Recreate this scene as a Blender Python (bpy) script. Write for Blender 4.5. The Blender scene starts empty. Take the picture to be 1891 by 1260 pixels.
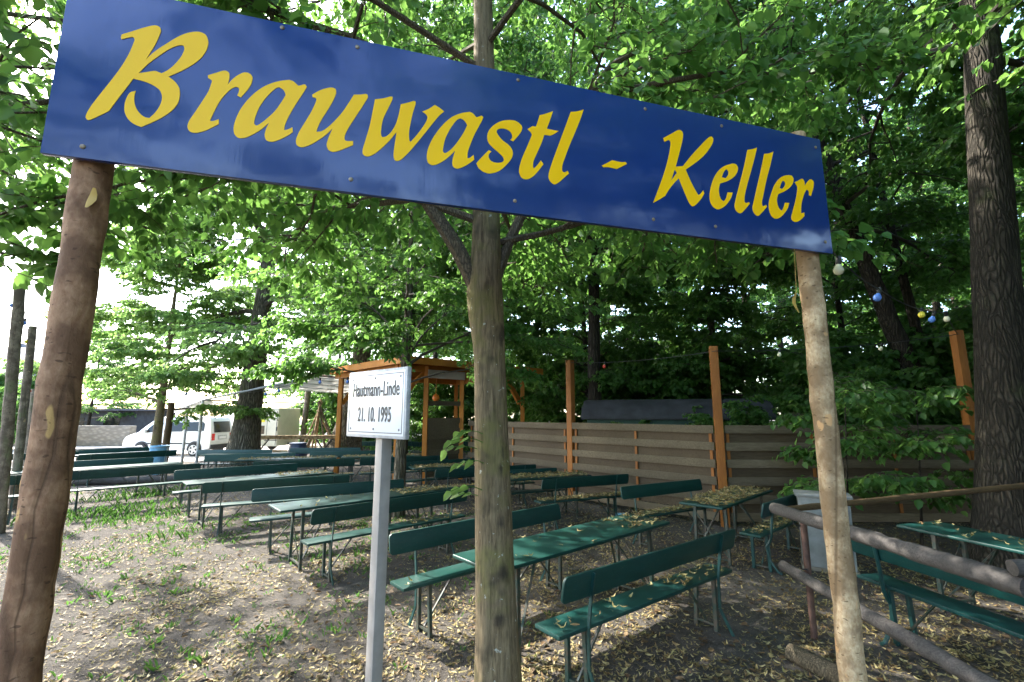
import bpy, bmesh, math, random
import numpy as np
from math import sin, cos, pi, radians
from mathutils import Vector, Matrix
S = bpy.context.scene
COL = S.collection
# ------------------------------------------------------------------ helpers
class MB:
    """collects shapes and links them as ONE mesh object"""
    def __init__(s): s.v = []; s.f = []
    def add(s, vs, fs):
        o = len(s.v); s.v += [tuple(p) for p in vs]; s.f += [tuple(i + o for i in f) for f in fs]; return s
    def box(s, c, size, rz=0, M=None):
        x, y, z = [q / 2 for q in size]
        vs = [Vector((a * x, b * y, d * z)) for d in (-1, 1) for b in (-1, 1) for a in (-1, 1)]
        R = M if M else Matrix.Rotation(rz, 3, 'Z')
        vs = [R @ p + Vector(c) for p in vs]
        return s.add(vs, [(0, 2, 3, 1), (4, 5, 7, 6), (0, 1, 5, 4), (2, 6, 7, 3), (0, 4, 6, 2), (1, 3, 7, 5)])
    def bar(s, p, q, w, h, up=(0, 0, 1)):
        p = Vector(p); q = Vector(q); d = (q - p).normalized(); up = Vector(up)
        if abs(d.dot(up)) > .98: up = Vector((1, 0, 0))
        a = d.cross(up).normalized(); b = a.cross(d)
        vs = [e + a * i * w / 2 + b * j * h / 2 for e in (p, q) for (i, j) in ((-1, -1), (1, -1), (1, 1), (-1, 1))]
        return s.add(vs, [(0, 1, 2, 3), (7, 6, 5, 4), (0, 4, 5, 1), (1, 5, 6, 2), (2, 6, 7, 3), (3, 7, 4, 0)])
    def ribbon(s, pts, w, h, up=(0, 0, 1)):
        for a, b in zip(pts[:-1], pts[1:]): s.bar(a, b, w, h, up)
        return s
    def tube(s, pts, rad, n=8, cap=True):
        pts = [Vector(p) for p in pts]
        if not hasattr(rad, '__len__'): rad = [rad] * len(pts)
        vs = []; ref = None
        for i, p in enumerate(pts):
            d = (pts[min(i + 1, len(pts) - 1)] - pts[max(i - 1, 0)]).normalized()
            if ref is None:
                ref = Vector((0, 0, 1)) if abs(d.z) < .9 else Vector((1, 0, 0))
            a = d.cross(ref).normalized(); b = a.cross(d).normalized(); ref = b
            ref = d.cross(a) * -1
            for k in range(n):
                t = 2 * pi * k / n
                vs.append(p + (a * cos(t) + b * sin(t)) * rad[i])
        fs = [(i * n + k, i * n + (k + 1) % n, (i + 1) * n + (k + 1) % n, (i + 1) * n + k) for i in range(len(pts) - 1) for k in range(n)]
        if cap:
            fs.append(tuple(range(n - 1, -1, -1))); fs.append(tuple((len(pts) - 1) * n + k for k in range(n)))
        return s.add(vs, fs)
    def lathe(s, prof, c=(0, 0, 0), n=16, M=None):
        vs = []
        for r, z in prof:
            for k in range(n):
                t = 2 * pi * k / n; p = Vector((r * cos(t), r * sin(t), z))
                vs.append((M @ p if M else p) + Vector(c))
        fs = [(i * n + k, i * n + (k + 1) % n, (i + 1) * n + (k + 1) % n, (i + 1) * n + k) for i in range(len(prof) - 1) for k in range(n)]
        fs.append(tuple(range(n - 1, -1, -1))); fs.append(tuple((len(prof) - 1) * n + k for k in range(n)))
        return s.add(vs, fs)
    def prism(s, pts, y0, y1):
        """outline in xz extruded along y"""
        n = len(pts)
        s.add([(x, y0, z) for x, z in pts] + [(x, y1, z) for x, z in pts],
              [tuple(range(n)), tuple(range(2 * n - 1, n - 1, -1))] + [(i, i + n, (i + 1) % n + n, (i + 1) % n) for i in range(n)])
        return s
    def build(s, name, mat, parent=None, smooth=False, bevel=0, loc=None, seg=2):
        me = bpy.data.meshes.new(name); me.from_pydata(s.v, [], s.f)
        bm = bmesh.new(); bm.from_mesh(me)
        bmesh.ops.recalc_face_normals(bm, faces=bm.faces)
        if bevel:
            es = [e for e in bm.edges if len(e.link_faces) == 2 and e.calc_face_angle(0) > .6]
            bmesh.ops.bevel(bm, geom=es, offset=bevel, segments=seg, affect='EDGES', profile=.6, clamp_overlap=True)
        bm.to_mesh(me); bm.free()
        if smooth or bevel:
            me.polygons.foreach_set('use_smooth', [True] * len(me.polygons))
            try: me.set_sharp_from_angle(angle=radians(42))
            except Exception: pass
        me.materials.append(mat)
        return link(name, me, parent, loc)
def link(name, me, parent=None, loc=None):
    o = bpy.data.objects.new(name, me); COL.objects.link(o)
    if parent: o.parent = parent
    if loc: o.location = loc
    return o
def tag(o, label=None, cat=None, group=None, kind=None):
    if label: o['label'] = label
    if cat: o['category'] = cat
    if group: o['group'] = group
    if kind: o['kind'] = kind
    return o
def thing(name, label, cat, loc=(0, 0, 0), rz=0, group=None):
    o = bpy.data.objects.new(name, None); COL.objects.link(o)
    o.location = loc; o.rotation_euler = (0, 0, rz); o.empty_display_size = .1
    return tag(o, label, cat, group)
def copy_tree(root, loc, rz, label=None, group=None, scale=None):
    r = root.copy(); COL.objects.link(r); r.location = loc; r.rotation_euler = (0, 0, rz)
    if scale: r.scale = scale
    if label: r['label'] = label
    if group: r['group'] = group
    for ch in list(root.children):
        c = ch.copy(); COL.objects.link(c); c.parent = r
        for g in list(ch.children):
            d = g.copy(); COL.objects.link(d); d.parent = c
    return r
def fastmesh(name, V, F, mat, parent=None, smooth=False, loc=None):
    """V (n,3) float, F (m,k) int"""
    V = np.ascontiguousarray(V, dtype=np.float32); F = np.ascontiguousarray(F, dtype=np.int32); k = F.shape[1]
    me = bpy.data.meshes.new(name)
    me.vertices.add(len(V)); me.vertices.foreach_set('co', V.ravel())
    me.loops.add(F.size); me.loops.foreach_set('vertex_index', F.ravel())
    me.polygons.add(len(F)); me.polygons.foreach_set('loop_start', np.arange(len(F), dtype=np.int32) * k)
    me.update(calc_edges=True); me.validate()
    if smooth: me.polygons.foreach_set('use_smooth', np.ones(len(F), dtype=bool))
    me.materials.append(mat)
    return link(name, me, parent, loc)
# ------------------------------------------------------------------ materials
class NT:
    def __init__(s, name):
        m = bpy.data.materials.new(name); m.use_nodes = True; s.m = m; s.t = m.node_tree; s.t.nodes.clear()
        s.out = s.n('ShaderNodeOutputMaterial')
    def n(s, typ, **kw):
        x = s.t.nodes.new(typ)
        for k, v in kw.items():
            if k in x.inputs: x.inputs[k].default_value = v
            else: setattr(x, k, v)
        return x
    def l(s, a, b): s.t.links.new(a, b)
    def coord(s, scale=(1, 1, 1), kind='Object'):
        tc = s.n('ShaderNodeTexCoord'); mp = s.n('ShaderNodeMapping'); mp.inputs['Scale'].default_value = scale
        s.l(tc.outputs[kind], mp.inputs['Vector']); return mp.outputs['Vector']
    def noise(s, scale, detail=4, rough=.6, co=None, dist=0):
        x = s.n('ShaderNodeTexNoise'); x.inputs['Scale'].default_value = scale; x.inputs['Detail'].default_value = detail
        x.inputs['Roughness'].default_value = rough; x.inputs['Distortion'].default_value = dist
        if co: s.l(co, x.inputs['Vector'])
        return x.outputs['Fac']
    def ramp(s, fac, stops):
        r = s.n('ShaderNodeValToRGB'); e = r.color_ramp.elements
        while len(e) < len(stops): e.new(.5)
        for el, (p, c) in zip(e, stops):
            el.position = p; el.color = (*c, 1) if hasattr(c, '__len__') else (c, c, c, 1)
        s.l(fac, r.inputs['Fac']); return r.outputs['Color']
    def mix(s, fac, a, b):
        x = s.n('ShaderNodeMix', data_type='RGBA')
        for sock, v in ((x.inputs[0], fac), (x.inputs[6], a), (x.inputs[7], b)):
            if hasattr(v, 'is_output'): s.l(v, sock)
            elif hasattr(v, '__len__'): sock.default_value = (*v, 1)
            else: sock.default_value = v
        return x.outputs[2]
    def done(s, color, rough=.6, bump=None, bstr=.3, bdist=.01, metal=0, spec=.5, coat=0, **kw):
        p = s.n('ShaderNodeBsdfPrincipled')
        for sock, v in (('Base Color', color), ('Roughness', rough)):
            if hasattr(v, 'is_output'): s.l(v, p.inputs[sock])
            elif hasattr(v, '__len__'): p.inputs[sock].default_value = (*v, 1)
            else: p.inputs[sock].default_value = v
        p.inputs['Metallic'].default_value = metal; p.inputs['Specular IOR Level'].default_value = spec
        p.inputs['Coat Weight'].default_value = coat
        if coat: p.inputs['Coat Roughness'].default_value = kw.get('coatr', .05)
        if bump is not None:
            b = s.n('ShaderNodeBump'); b.inputs['Strength'].default_value = bstr; b.inputs['Distance'].default_value = bdist
            s.l(bump, b.inputs['Height']); s.l(b.outputs['Normal'], p.inputs['Normal'])
            if kw.get('coatbump'): s.l(b.outputs['Normal'], p.inputs['Coat Normal'])
        s.l(p.outputs[0], s.out.inputs['Surface']); s.p = p
        return s.m
def leaf_mat(name, cols, trans, tfac=.42, rough=.42):
    t = NT(name); g = t.n('ShaderNodeNewGeometry')
    c = t.ramp(g.outputs['Random Per Island'], [(i / (len(cols) - 1), q) for i, q in enumerate(cols)])
    p = t.n('ShaderNodeBsdfPrincipled'); p.inputs['Roughness'].default_value = rough; p.inputs['Specular IOR Level'].default_value = .28
    t.l(c, p.inputs['Base Color'])
    tr = t.n('ShaderNodeBsdfTranslucent')
    tc = t.ramp(g.outputs['Random Per Island'], [(0, [q * .8 for q in trans]), (1, trans)])
    t.l(tc, tr.inputs['Color'])
    mx = t.n('ShaderNodeMixShader'); mx.inputs[0].default_value = tfac
    t.l(p.outputs[0], mx.inputs[1]); t.l(tr.outputs[0], mx.inputs[2]); t.l(mx.outputs[0], t.out.inputs['Surface'])
    return t.m
def bark_mat(name, a, b, moss=None, mfac=(.55, .68), scale=1, lichen=False, stretch=.16, bstr=.6, lich_c=(.55, .56, .5)):
    t = NT(name); co2 = t.coord(); wob = t.n('ShaderNodeTexNoise'); wob.inputs['Scale'].default_value = 6 * scale; t.l(t.coord((1, 1, .3)), wob.inputs['Vector'])
    add = t.n('ShaderNodeVectorMath', operation='MULTIPLY_ADD'); t.l(wob.outputs['Color'], add.inputs[0]); add.inputs[1].default_value = (.13 / scale, .13 / scale, .16); t.l(t.coord((1, 1, stretch)), add.inputs[2])
    vo = t.n('ShaderNodeTexVoronoi', feature='DISTANCE_TO_EDGE'); vo.inputs['Scale'].default_value = 30 * scale; t.l(add.outputs[0], vo.inputs['Vector'])
    fis = t.ramp(vo.outputs['Distance'], [(.0, .1), (.30, 1)]); fine = t.noise(70 * scale, 5, .7, t.coord((1, 1, .4))); big = t.noise(3.2 * scale, 4, .6, co2)
    c = t.mix(t.ramp(fine, [(.3, 0), (.7, 1)]), a, b); c = t.mix(fis, [q * .4 for q in a], c)
    c = t.mix(t.ramp(t.noise(5.5 * scale, 3, .5, co2), [(.56, 0), (.72, .6)]), c, [q * .55 for q in a])
    if moss: c = t.mix(t.ramp(big, [(mfac[0], 0), (mfac[1], .75)]), c, moss)
    hgt = t.n('ShaderNodeMath', operation='MULTIPLY_ADD'); t.l(fine, hgt.inputs[0]); hgt.inputs[1].default_value = .35; t.l(fis, hgt.inputs[2])
    return t.done(c, .88, hgt.outputs[0], bstr, .022 / scale, spec=.2)
def plain(name, col, rough=.5, metal=0, var=.25, vs=6, spec=.5, bump=0, coat=0):
    t = NT(name); n = t.noise(vs, 5, .6, t.coord())
    c = t.mix(t.ramp(n, [(.3, 0), (.7, 1)]), [q * (1 - var) for q in col], [min(1, q * (1 + var)) for q in col])
    return t.done(c, rough, n if bump else None, bump, .004, metal, spec, coat)
def wood_mat(name, a, b, axis=(1, 14, 14), scale=5, rough=.7, rnd=True):
    t = NT(name); co = t.coord(axis); n = t.noise(scale, 6, .65, co, 1.2); n2 = t.noise(1.3, 3, .5, t.coord())
    c = t.mix(t.ramp(n, [(.3, 0), (.7, 1)]), a, b)
    c = t.mix(t.ramp(n2, [(.35, .0), (.75, .5)]), c, [q * .55 for q in a])
    if rnd:
        g = t.n('ShaderNodeNewGeometry'); c = t.mix(t.ramp(g.outputs['Random Per Island'], [(0, 0.), (1, .5)]), c, [q * .5 for q in a])
    return t.done(c, rough, n, .25, .004, spec=.3)
M = {}
# leaf greens tuned by eye; the translucent lobe carries light through them
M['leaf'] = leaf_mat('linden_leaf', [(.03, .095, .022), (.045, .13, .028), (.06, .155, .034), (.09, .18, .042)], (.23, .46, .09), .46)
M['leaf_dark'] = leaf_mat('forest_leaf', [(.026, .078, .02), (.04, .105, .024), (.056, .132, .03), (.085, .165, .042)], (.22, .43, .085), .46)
M['leaf_pale'] = leaf_mat('sun_tinted_leaf', [(.055, .13, .025), (.075, .17, .03), (.105, .21, .042), (.15, .24, .06)], (.32, .53, .14), .52)  # sun and haze over the left crowns put into this leaf colour
M['weed'] = leaf_mat('weed_leaf', [(.05, .12, .02), (.07, .16, .028), (.10, .20, .04)], (.11, .24, .045), .4, .5)
M['litter'] = leaf_mat('dry_bract', [(.11, .075, .035), (.23, .175, .075), (.35, .28, .125), (.46, .40, .20), (.19, .11, .05), (.28, .25, .10)], (.4, .33, .13), .22, .6)
def linden_bark(name):
    t = NT(name); co = t.coord((1, 1, .1)); c0 = t.coord(); fine = t.noise(55, 6, .7, co, .5); mid = t.noise(16, 4, .6, t.coord((1, 1, .22)), .4)
    c = t.mix(t.ramp(fine, [(.36, 0), (.62, 1)]), (.07, .05, .028), (.235, .175, .10)); c = t.mix(t.ramp(mid, [(.42, 0), (.62, .55)]), c, (.16, .125, .075))
    c = t.mix(t.ramp(t.noise(2.1, 4, .62, c0), [(.50, 0), (.63, .6)]), c, (.15, .15, .036))
    c = t.mix(t.ramp(t.noise(4.3, 3, .55, t.coord((1, 1, .8))), [(.56, 0), (.66, .82)]), c, (.045, .036, .024))
    at_ = t.n('ShaderNodeAttribute', attribute_name='knot'); c = t.mix(t.ramp(at_.outputs['Fac'], [(.15, 0), (.8, .85)]), c, (.035, .028, .02))
    c = t.mix(t.ramp(t.noise(24, 4, .65, c0), [(.655, 0), (.70, .8)]), c, (.42, .43, .37)); b = t.n('ShaderNodeMath', operation='ADD'); t.l(fine, b.inputs[0]); t.l(mid, b.inputs[1])
    return t.done(c, .88, b.outputs[0], .75, .014, spec=.2)
M['bark_young'] = linden_bark('young_linden_bark')
M['crumb'] = leaf_mat('leaf_crumb', [(.03, .024, .018), (.08, .062, .042), (.18, .15, .10), (.30, .26, .18)], (.2, .15, .08), .1, .7)
M['deadleaf'] = leaf_mat('dead_leaf', [(.07, .042, .022), (.13, .08, .04), (.10, .07, .04), (.18, .12, .06)], (.2, .12, .05), .15, .7)
M['bark_old'] = bark_mat('old_bark', (.10, .085, .06), (.26, .225, .165), (.10, .11, .045), (.56, .7), .55, False, .14, 1.0)
M['bark_dark'] = bark_mat('dark_bark', (.030, .024, .018), (.088, .072, .054), None, (.6, .7), .7, False, .14, .9)
M['bark_black'] = bark_mat('dark_furrowed_bark', (.030, .025, .018), (.070, .058, .043), (.05, .055, .025), (.6, .74), .8, False, .13, .9)
M['twig'] = plain('twig_bark', (.055, .042, .03), .8)
def pole_mat(name, a, b, scrape, amt, stain):
    t = NT(name); co = t.coord(); cs = t.coord((1, 1, .2))
    fine = t.noise(60, 5, .65, t.coord((1, 1, .6)), .3); med = t.noise(7, 4, .6, co)
    c = t.mix(t.ramp(fine, [(.3, 0), (.7, 1)]), a, b)
    c = t.mix(t.ramp(med, [(.38, 0), (.58, .85)]), c, [q * .52 for q in a])
    c = t.mix(t.ramp(t.noise(4.2, 3, .5, t.coord((1, 1, .55))), [(.60, 0), (.7, .7)]), c, stain)
    c = t.mix(t.ramp(t.noise(11, 2, .45, t.coord((1, 1, .6))), [(amt, 0), (amt + .025, .9)]), c, scrape)
    c = t.mix(t.ramp(t.noise(30, 2, .4, t.coord((1, 1, 2.2))), [(.66, 0), (.71, .75)]), c, [q * .3 for q in a])
    cr = t.n('ShaderNodeTexVoronoi', feature='DISTANCE_TO_EDGE'); cr.inputs['Scale'].default_value = 3.6; t.l(t.coord((1.3, 1.3, .035)), cr.inputs['Vector'])
    c = t.mix(t.ramp(cr.outputs['Distance'], [(.003, .6), (.010, 0)]), c, [q * .25 for q in a])
    bb = t.n('ShaderNodeMath', operation='ADD'); t.l(fine, bb.inputs[0]); t.l(t.ramp(cr.outputs['Distance'], [(.0, 0), (.03, 1)]), bb.inputs[1])
    return t.done(c, .8, bb.outputs[0], .5, .007, spec=.25)
M['pole_l'] = pole_mat('brown_spruce_bark', (.25, .122, .062), (.42, .24, .135), (.56, .33, .12), .66, (.12, .10, .045))
M['pole_r'] = pole_mat('pale_spruce_bark', (.32, .20, .10), (.60, .46, .285), (.50, .29, .13), .665, (.34, .29, .21))
M['pole_far'] = pole_mat('weathered_pole', (.16, .12, .085), (.26, .21, .155), (.35, .25, .15), .7, (.12, .13, .06))
# painted bench tops: dark teal, lightly worn
t = NT('teal_bench_paint'); n = t.noise(9, 6, .65, t.coord((1, 4, 4))); n2 = t.noise(2.2, 3, .5, t.coord())
c = t.mix(t.ramp(n, [(.3, 0), (.72, 1)]), (.002, .025, .024), (.004, .046, .043)); c = t.mix(t.ramp(n2, [(.45, 0), (.75, .5)]), c, (.003, .028, .034))
c = t.mix(t.ramp(t.noise(55, 3, .6, t.coord()), [(.68, 0), (.74, .5)]), c, (.09, .11, .085))
oi = t.n('ShaderNodeObjectInfo'); c = t.mix(t.ramp(oi.outputs['Random'], [(0, 0), (1, .55)]), c, (.006, .048, .034)); st = t.noise(26, 5, .7, t.coord((1, 5, 5)), .8)
c = t.mix(t.ramp(st, [(.61, 0), (.68, .7)]), c, (.075, .075, .05))
M['teal'] = t.done(c, t.ramp(n2, [(.3, .34), (.7, .52)]), n, .1, .003, spec=.36)
M['teal_metal'] = plain('teal_metal', (.006, .042, .040), .4, 0, .3, 8)
t = NT('worn_green_steel'); n = t.noise(16, 5, .65, t.coord()); c = t.mix(t.ramp(n, [(.42, 0), (.62, 1)]), (.012, .038, .03), (.065, .05, .036))
M['steel'] = t.done(c, .5, n, .2, .003, spec=.5)
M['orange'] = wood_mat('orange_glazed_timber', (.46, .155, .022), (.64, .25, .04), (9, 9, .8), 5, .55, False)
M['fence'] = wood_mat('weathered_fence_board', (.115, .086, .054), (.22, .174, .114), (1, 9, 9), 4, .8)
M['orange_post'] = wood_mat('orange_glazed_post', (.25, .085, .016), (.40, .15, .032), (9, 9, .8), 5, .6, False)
M['fence_in'] = wood_mat('darker_inner_board', (.085, .058, .034), (.155, .112, .068), (1, 9, 9), 4, .75)  # inner boards toned darker and browner than the outer ones
M['railwood'] = wood_mat('grey_log', (.036, .032, .030), (.105, .094, .086), (1.2, 14, 14), 4, .85, False)
M['brownlog'] = wood_mat('brown_log', (.06, .036, .016), (.13, .08, .034), (1.2, 14, 14), 4, .85, False)
M['rust'] = plain('rusty_pipe', (.09, .045, .032), .7, 0, .4, 14)
t = NT('enamel_white'); n = t.noise(3, 4, .6, t.coord()); M['enamel'] = t.done(t.mix(n, (.74, .74, .76), (.82, .80, .80)), .28, None, coat=.3)
M['enamel_edge'] = plain('grey_enamel_edge', (.42, .42, .43), .5, .2, .3, 20)
M['ink'] = plain('dark_grey_ink', (.035, .035, .035), .6)
M['ink_line'] = plain('grey_border_ink', (.16, .16, .17), .5)
M['postpaint'] = plain('grey_taupe_post_paint', (.30, .268, .24), .5, 0, .15, 9)
M['screw'] = plain('dull_screw', (.25, .19, .13), .45, .6, .4, 60)
M['white'] = plain('white_paint', (.75, .75, .75), .3, 0, .05, 2, coat=.5)
M['cream'] = plain('cream_panel', (.70, .66, .54), .5, 0, .08, 3)
M['black'] = plain('black_plastic', (.02, .02, .022), .5)
M['tyre'] = plain('tyre_rubber', (.022, .022, .022), .8)
M['alloy'] = plain('alloy_rim', (.62, .62, .63), .3, .7, .1)
M['glass'] = plain('dark_window_glass', (.012, .015, .015), .12, 0, .3, 3, spec=.35)
M['redlamp'] = plain('red_tail_lamp', (.5, .012, .012), .2)
M['greypipe'] = plain('galvanised_pipe', (.42, .43, .45), .4, .5, .15, 10)
t = NT('tent_cloth'); d = t.n('ShaderNodeBsdfDiffuse'); tr = t.n('ShaderNodeBsdfTranslucent'); mx = t.n('ShaderNodeMixShader')
cn = t.ramp(t.noise(1.5, 3, .5, t.coord()), [(.3, (.66, .63, .59)), (.7, (.75, .72, .68))]); t.l(cn, d.inputs[0]); t.l(cn, tr.inputs[0])
mx.inputs[0].default_value = .42; t.l(d.outputs[0], mx.inputs[1]); t.l(tr.outputs[0], mx.inputs[2]); t.l(mx.outputs[0], t.out.inputs[0]); M['cloth'] = t.m
M['cabinet'] = plain('grey_cabinet', (.19, .20, .195), .6, 0, .3, 5)
M['roofdark'] = plain('dark_felt_roof', (.035, .036, .042), .8, 0, .45, 3)
M['greenwall'] = plain('dark_green_wall', (.012, .05, .035), .6)
M['bulb_w'] = plain('cream_bulb', (.72, .68, .48), .25); M['bulb_y'] = plain('yellow_bulb', (.75, .62, .06), .25); M['bulb_b'] = plain('blue_bulb', (.10, .22, .62), .25)
M['bulb_o'] = plain('orange_bulb', (.8, .2, .02), .3); M['bulb_r'] = plain('red_bulb', (.6, .05, .03), .3)
M['blueplastic'] = plain('light_blue_plastic', (.20, .42, .62), .4, 0, .2, 8)
M['darkblue'] = plain('dark_blue_paint', (.02, .035, .085), .45)
t = NT('rubble_stone'); vo = t.n('ShaderNodeTexVoronoi'); vo.inputs['Scale'].default_value = 3.2; t.l(t.coord((1, 1, 2.2)), vo.inputs['Vector'])
c = t.mix(t.ramp(vo.outputs['Distance'], [(.0, 0), (.6, 1)]), (.34, .29, .22), (.2, .17, .13)); M['stone'] = t.done(c, .9, vo.outputs['Distance'], .5, .03)
M['plaster'] = plain('pale_plaster', (.62, .60, .56), .8, 0, .06, 1)
M['rooftile'] = plain('grey_roof_tile', (.10, .10, .12), .7, 0, .2, 6)
M['board_back'] = plain('dark_board_edge', (.10, .065, .045), .7)
# sign board: deep blue gloss paint over slightly wavy plywood
t = NT('blue_gloss_paint'); co = t.coord((3, 3, .7)); w = t.noise(2.3, 3, .5, t.coord((1, 1, .8))); g2 = t.noise(46, 4, .6, t.coord((2.4, 2.4, .22)))
hh = t.n('ShaderNodeMath', operation='MULTIPLY_ADD'); t.l(g2, hh.inputs[0]); hh.inputs[1].default_value = .017; t.l(w, hh.inputs[2])
c = t.mix(t.noise(5, 4, .6, t.coord()), (.009, .031, .138), (.013, .042, .18))
M['signblue'] = t.done(c, .13, hh.outputs[0], .42, .03, spec=.42)
t = NT('yellow_gloss_paint'); g2 = t.noise(46, 4, .6, t.coord((2.4, 2.4, .22)))
M['signyellow'] = t.done(t.mix(t.noise(4, 3, .5, t.coord()), (.91, .50, .002), (.95, .55, .004)), .25, g2, .06, .004, spec=.18)
# ground: trodden grey-brown earth, grit, pale dusty parts
t = NT('trodden_earth'); co = t.coord(); a = t.noise(.55, 5, .6, co); b = t.noise(7, 6, .7, co); d = t.noise(130, 5, .75, co)
c = t.mix(t.ramp(b, [(.3, 0), (.7, 1)]), (.052, .046, .041), (.128, .115, .102)); c = t.mix(t.ramp(a, [(.45, 0), (.68, .8)]), c, (.165, .148, .13))
c = t.mix(t.ramp(d, [(.55, 0), (.75, .7)]), c, (.045, .036, .03)); vo = t.n('ShaderNodeTexVoronoi'); vo.inputs['Scale'].default_value = 48; t.l(co, vo.inputs['Vector'])
c = t.mix(t.ramp(vo.outputs['Distance'], [(.12, .55), (.2, 0)]), c, (.33, .29, .23))
bm_ = t.n('ShaderNodeMath', operation='ADD'); t.l(b, bm_.inputs[0]); t.l(d, bm_.inputs[1])
M['earth'] = t.done(c, .95, bm_.outputs[0], .9, .03, spec=.15)
t = NT('pale_gravel'); d = t.noise(40, 5, .7, t.coord()); M['gravel'] = t.done(t.mix(d, (.34, .30, .25), (.52, .48, .42)), .95, d, .4, .02)
# ------------------------------------------------------------------ trees
SIGN_A = Vector((-1.5345, 1.375, 0)); SIGN_E = Vector((.95926, .28253, 0)); SIGN_N = Vector((.28253, -.95926, 0))  # N points to the street
def leaf_arrays(P, A, N, size, w=.46):
    """heart-ish leaf: two quads folded along the midrib"""
    A = A / np.linalg.norm(A, axis=1, keepdims=True); N = N - A * (N * A).sum(1, keepdims=True); N /= np.linalg.norm(N, axis=1, keepdims=True) + 1e-9
    B = np.cross(N, A); s = size[:, None]
    f = .10
    v = np.stack([P, P + s * (B * w * .85 + A * .22 + N * f), P + s * (B * w * .74 + A * .66 + N * f * .7), P + s * (A * 1.08 - N * .16),
                  P + s * (-B * w * .74 + A * .66 + N * f * .7), P + s * (-B * w * .85 + A * .22 + N * f)], 1)
    n = len(P); o = (np.arange(n) * 6)[:, None]
    F = np.concatenate([o + np.array([[0, 3, 2, 1]]), o + np.array([[0, 5, 4, 3]])], 0)
    return v.reshape(-1, 3), F
def sph(az, el): return Vector((cos(az) * cos(el), sin(az) * cos(el), sin(el)))
def limb_curve(p, az, el, L, rnd, bend=-.45, n=7, wob=.16):
    pts = [Vector(p)]; q = Vector(p)
    for i in range(n - 1):
        q = q + sph(az, el) * (L / (n - 1)); pts.append(q.copy())
        el += bend / (n - 1) + rnd.gauss(0, wob * .5); az += rnd.gauss(0, wob)
    return pts
def at(pts, f):
    f = min(max(f, 0), .9999) * (len(pts) - 1); i = int(f); return pts[i].lerp(pts[i + 1], f - i), (pts[i + 1] - pts[i]).normalized()
class Tree:
    def __init__(s, seed): s.r = random.Random(seed); s.g = np.random.default_rng(seed); s.P = []; s.A = []; s.N = []; s.S = []; s.limbs = MB(); s.cull = None; s.lf = .34
    def trunk(s, H, r0, lean=(0, 0), flare=1.35, top=.12, n=20, wob=.012, zflare=.5):
        pts = []; rad = []
        for i in range(n):
            t = i / (n - 1); z = H * t ** 1.25
            pts.append(Vector((lean[0] * t + s.r.gauss(0, wob) * H * .3 * t, lean[1] * t + s.r.gauss(0, wob) * H * .3 * t, z)))
            rad.append(r0 * ((1 - t) * (1 - top) + top) * (1 + (flare - 1) * math.exp(-z / zflare)))
        pts[0].z = -.05; s.tp = pts; s.tr = rad; s.H = H; return s
    def tz(s, z):
        for a, b in zip(s.tp[:-1], s.tp[1:]):
            if b.z >= z: return a.lerp(b, (z - a.z) / max(b.z - a.z, 1e-6))
        return s.tp[-1]
    def rz(s, z):
        for i in range(len(s.tp) - 1):
            if s.tp[i + 1].z >= z: return s.tr[i]
        return s.tr[-1]
    def limb(s, z, az, el, L, r=None, nsub=9, ntwig=6, nleaf=12, bend=-.45, lsize=.075, start=.22, sublen=.42, twl=.42, droop=-.5):
        r0 = r or s.rz(z) * s.lf; pts = limb_curve(s.tz(z), az, el, L, s.r, bend)
        rad = [r0 * (1 - .82 * i / (len(pts) - 1)) for i in range(len(pts))]
        s.limbs.tube(pts, rad, 7 if r0 > .02 else 5)
        for i in range(nsub):
            f = start + (1 - start) * (i + s.r.random()) / nsub
            p, d = at(pts, f); a0 = math.atan2(d.y, d.x) + (1 if i % 2 else -1) * s.r.uniform(.35, 1.25)
            l = L * sublen * (1.1 - .55 * f) * s.r.uniform(.7, 1.25)
            sp = limb_curve(p, a0, math.asin(max(-1, min(1, d.z))) * .5 + s.r.uniform(-.2, .45), l, s.r, droop, 5, .2)
            if s.cull and (s.cull(sp[-1]) or s.cull(sp[2])): continue
            s.limbs.tube(sp, [r0 * .32 * (1 - .75 * k / 4) + .0022 for k in range(5)], 4)
            s.twigs(sp, ntwig, nleaf, twl, lsize)
        s.twigs(pts, ntwig, nleaf, twl, lsize, .55)
    def twigs(s, sp, ntwig, nleaf, twl, lsize, f0=.15):
        for k in range(ntwig):
            f = f0 + (1 - f0) * (k + s.r.random()) / ntwig
            p, d = at(sp, f); a = math.atan2(d.y, d.x) + (1 if k % 2 else -1) * s.r.uniform(.2, 1.1)
            l = twl * s.r.uniform(.6, 1.3); tp = limb_curve(p, a, s.r.uniform(-.35, .25), l, s.r, -.6, 4, .15)
            if s.cull and s.cull(tp[-1]): continue
            s.limbs.tube(tp, [.0035, .003, .0022, .0012], 3, False)
            T = np.array(tp); n = nleaf; u = s.g.random(n) * .95 + .05; i = np.minimum((u * 3).astype(int), 2); w = (u * 3 - i)[:, None]
            P = T[i] * (1 - w) + T[i + 1] * w; D = T[i + 1] - T[i]; D /= np.linalg.norm(D, axis=1, keepdims=True)
            side = np.stack([-D[:, 1], D[:, 0], 0 * D[:, 0]], 1) * np.where(np.arange(n) % 2, 1, -1)[:, None]
            A = D * .55 + side * .8 + s.g.normal(0, .3, (n, 3)); A[:, 2] -= .55
            A /= np.linalg.norm(A, axis=1, keepdims=True)
            N = np.array([0, 0, 1.]) + s.g.normal(0, .42, (n, 3))
            s.P.append(P + A * .03 + s.g.normal(0, .012, (n, 3))); s.A.append(A); s.N.append(N); s.S.append(lsize * s.g.uniform(.6, 1.25, n))
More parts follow.
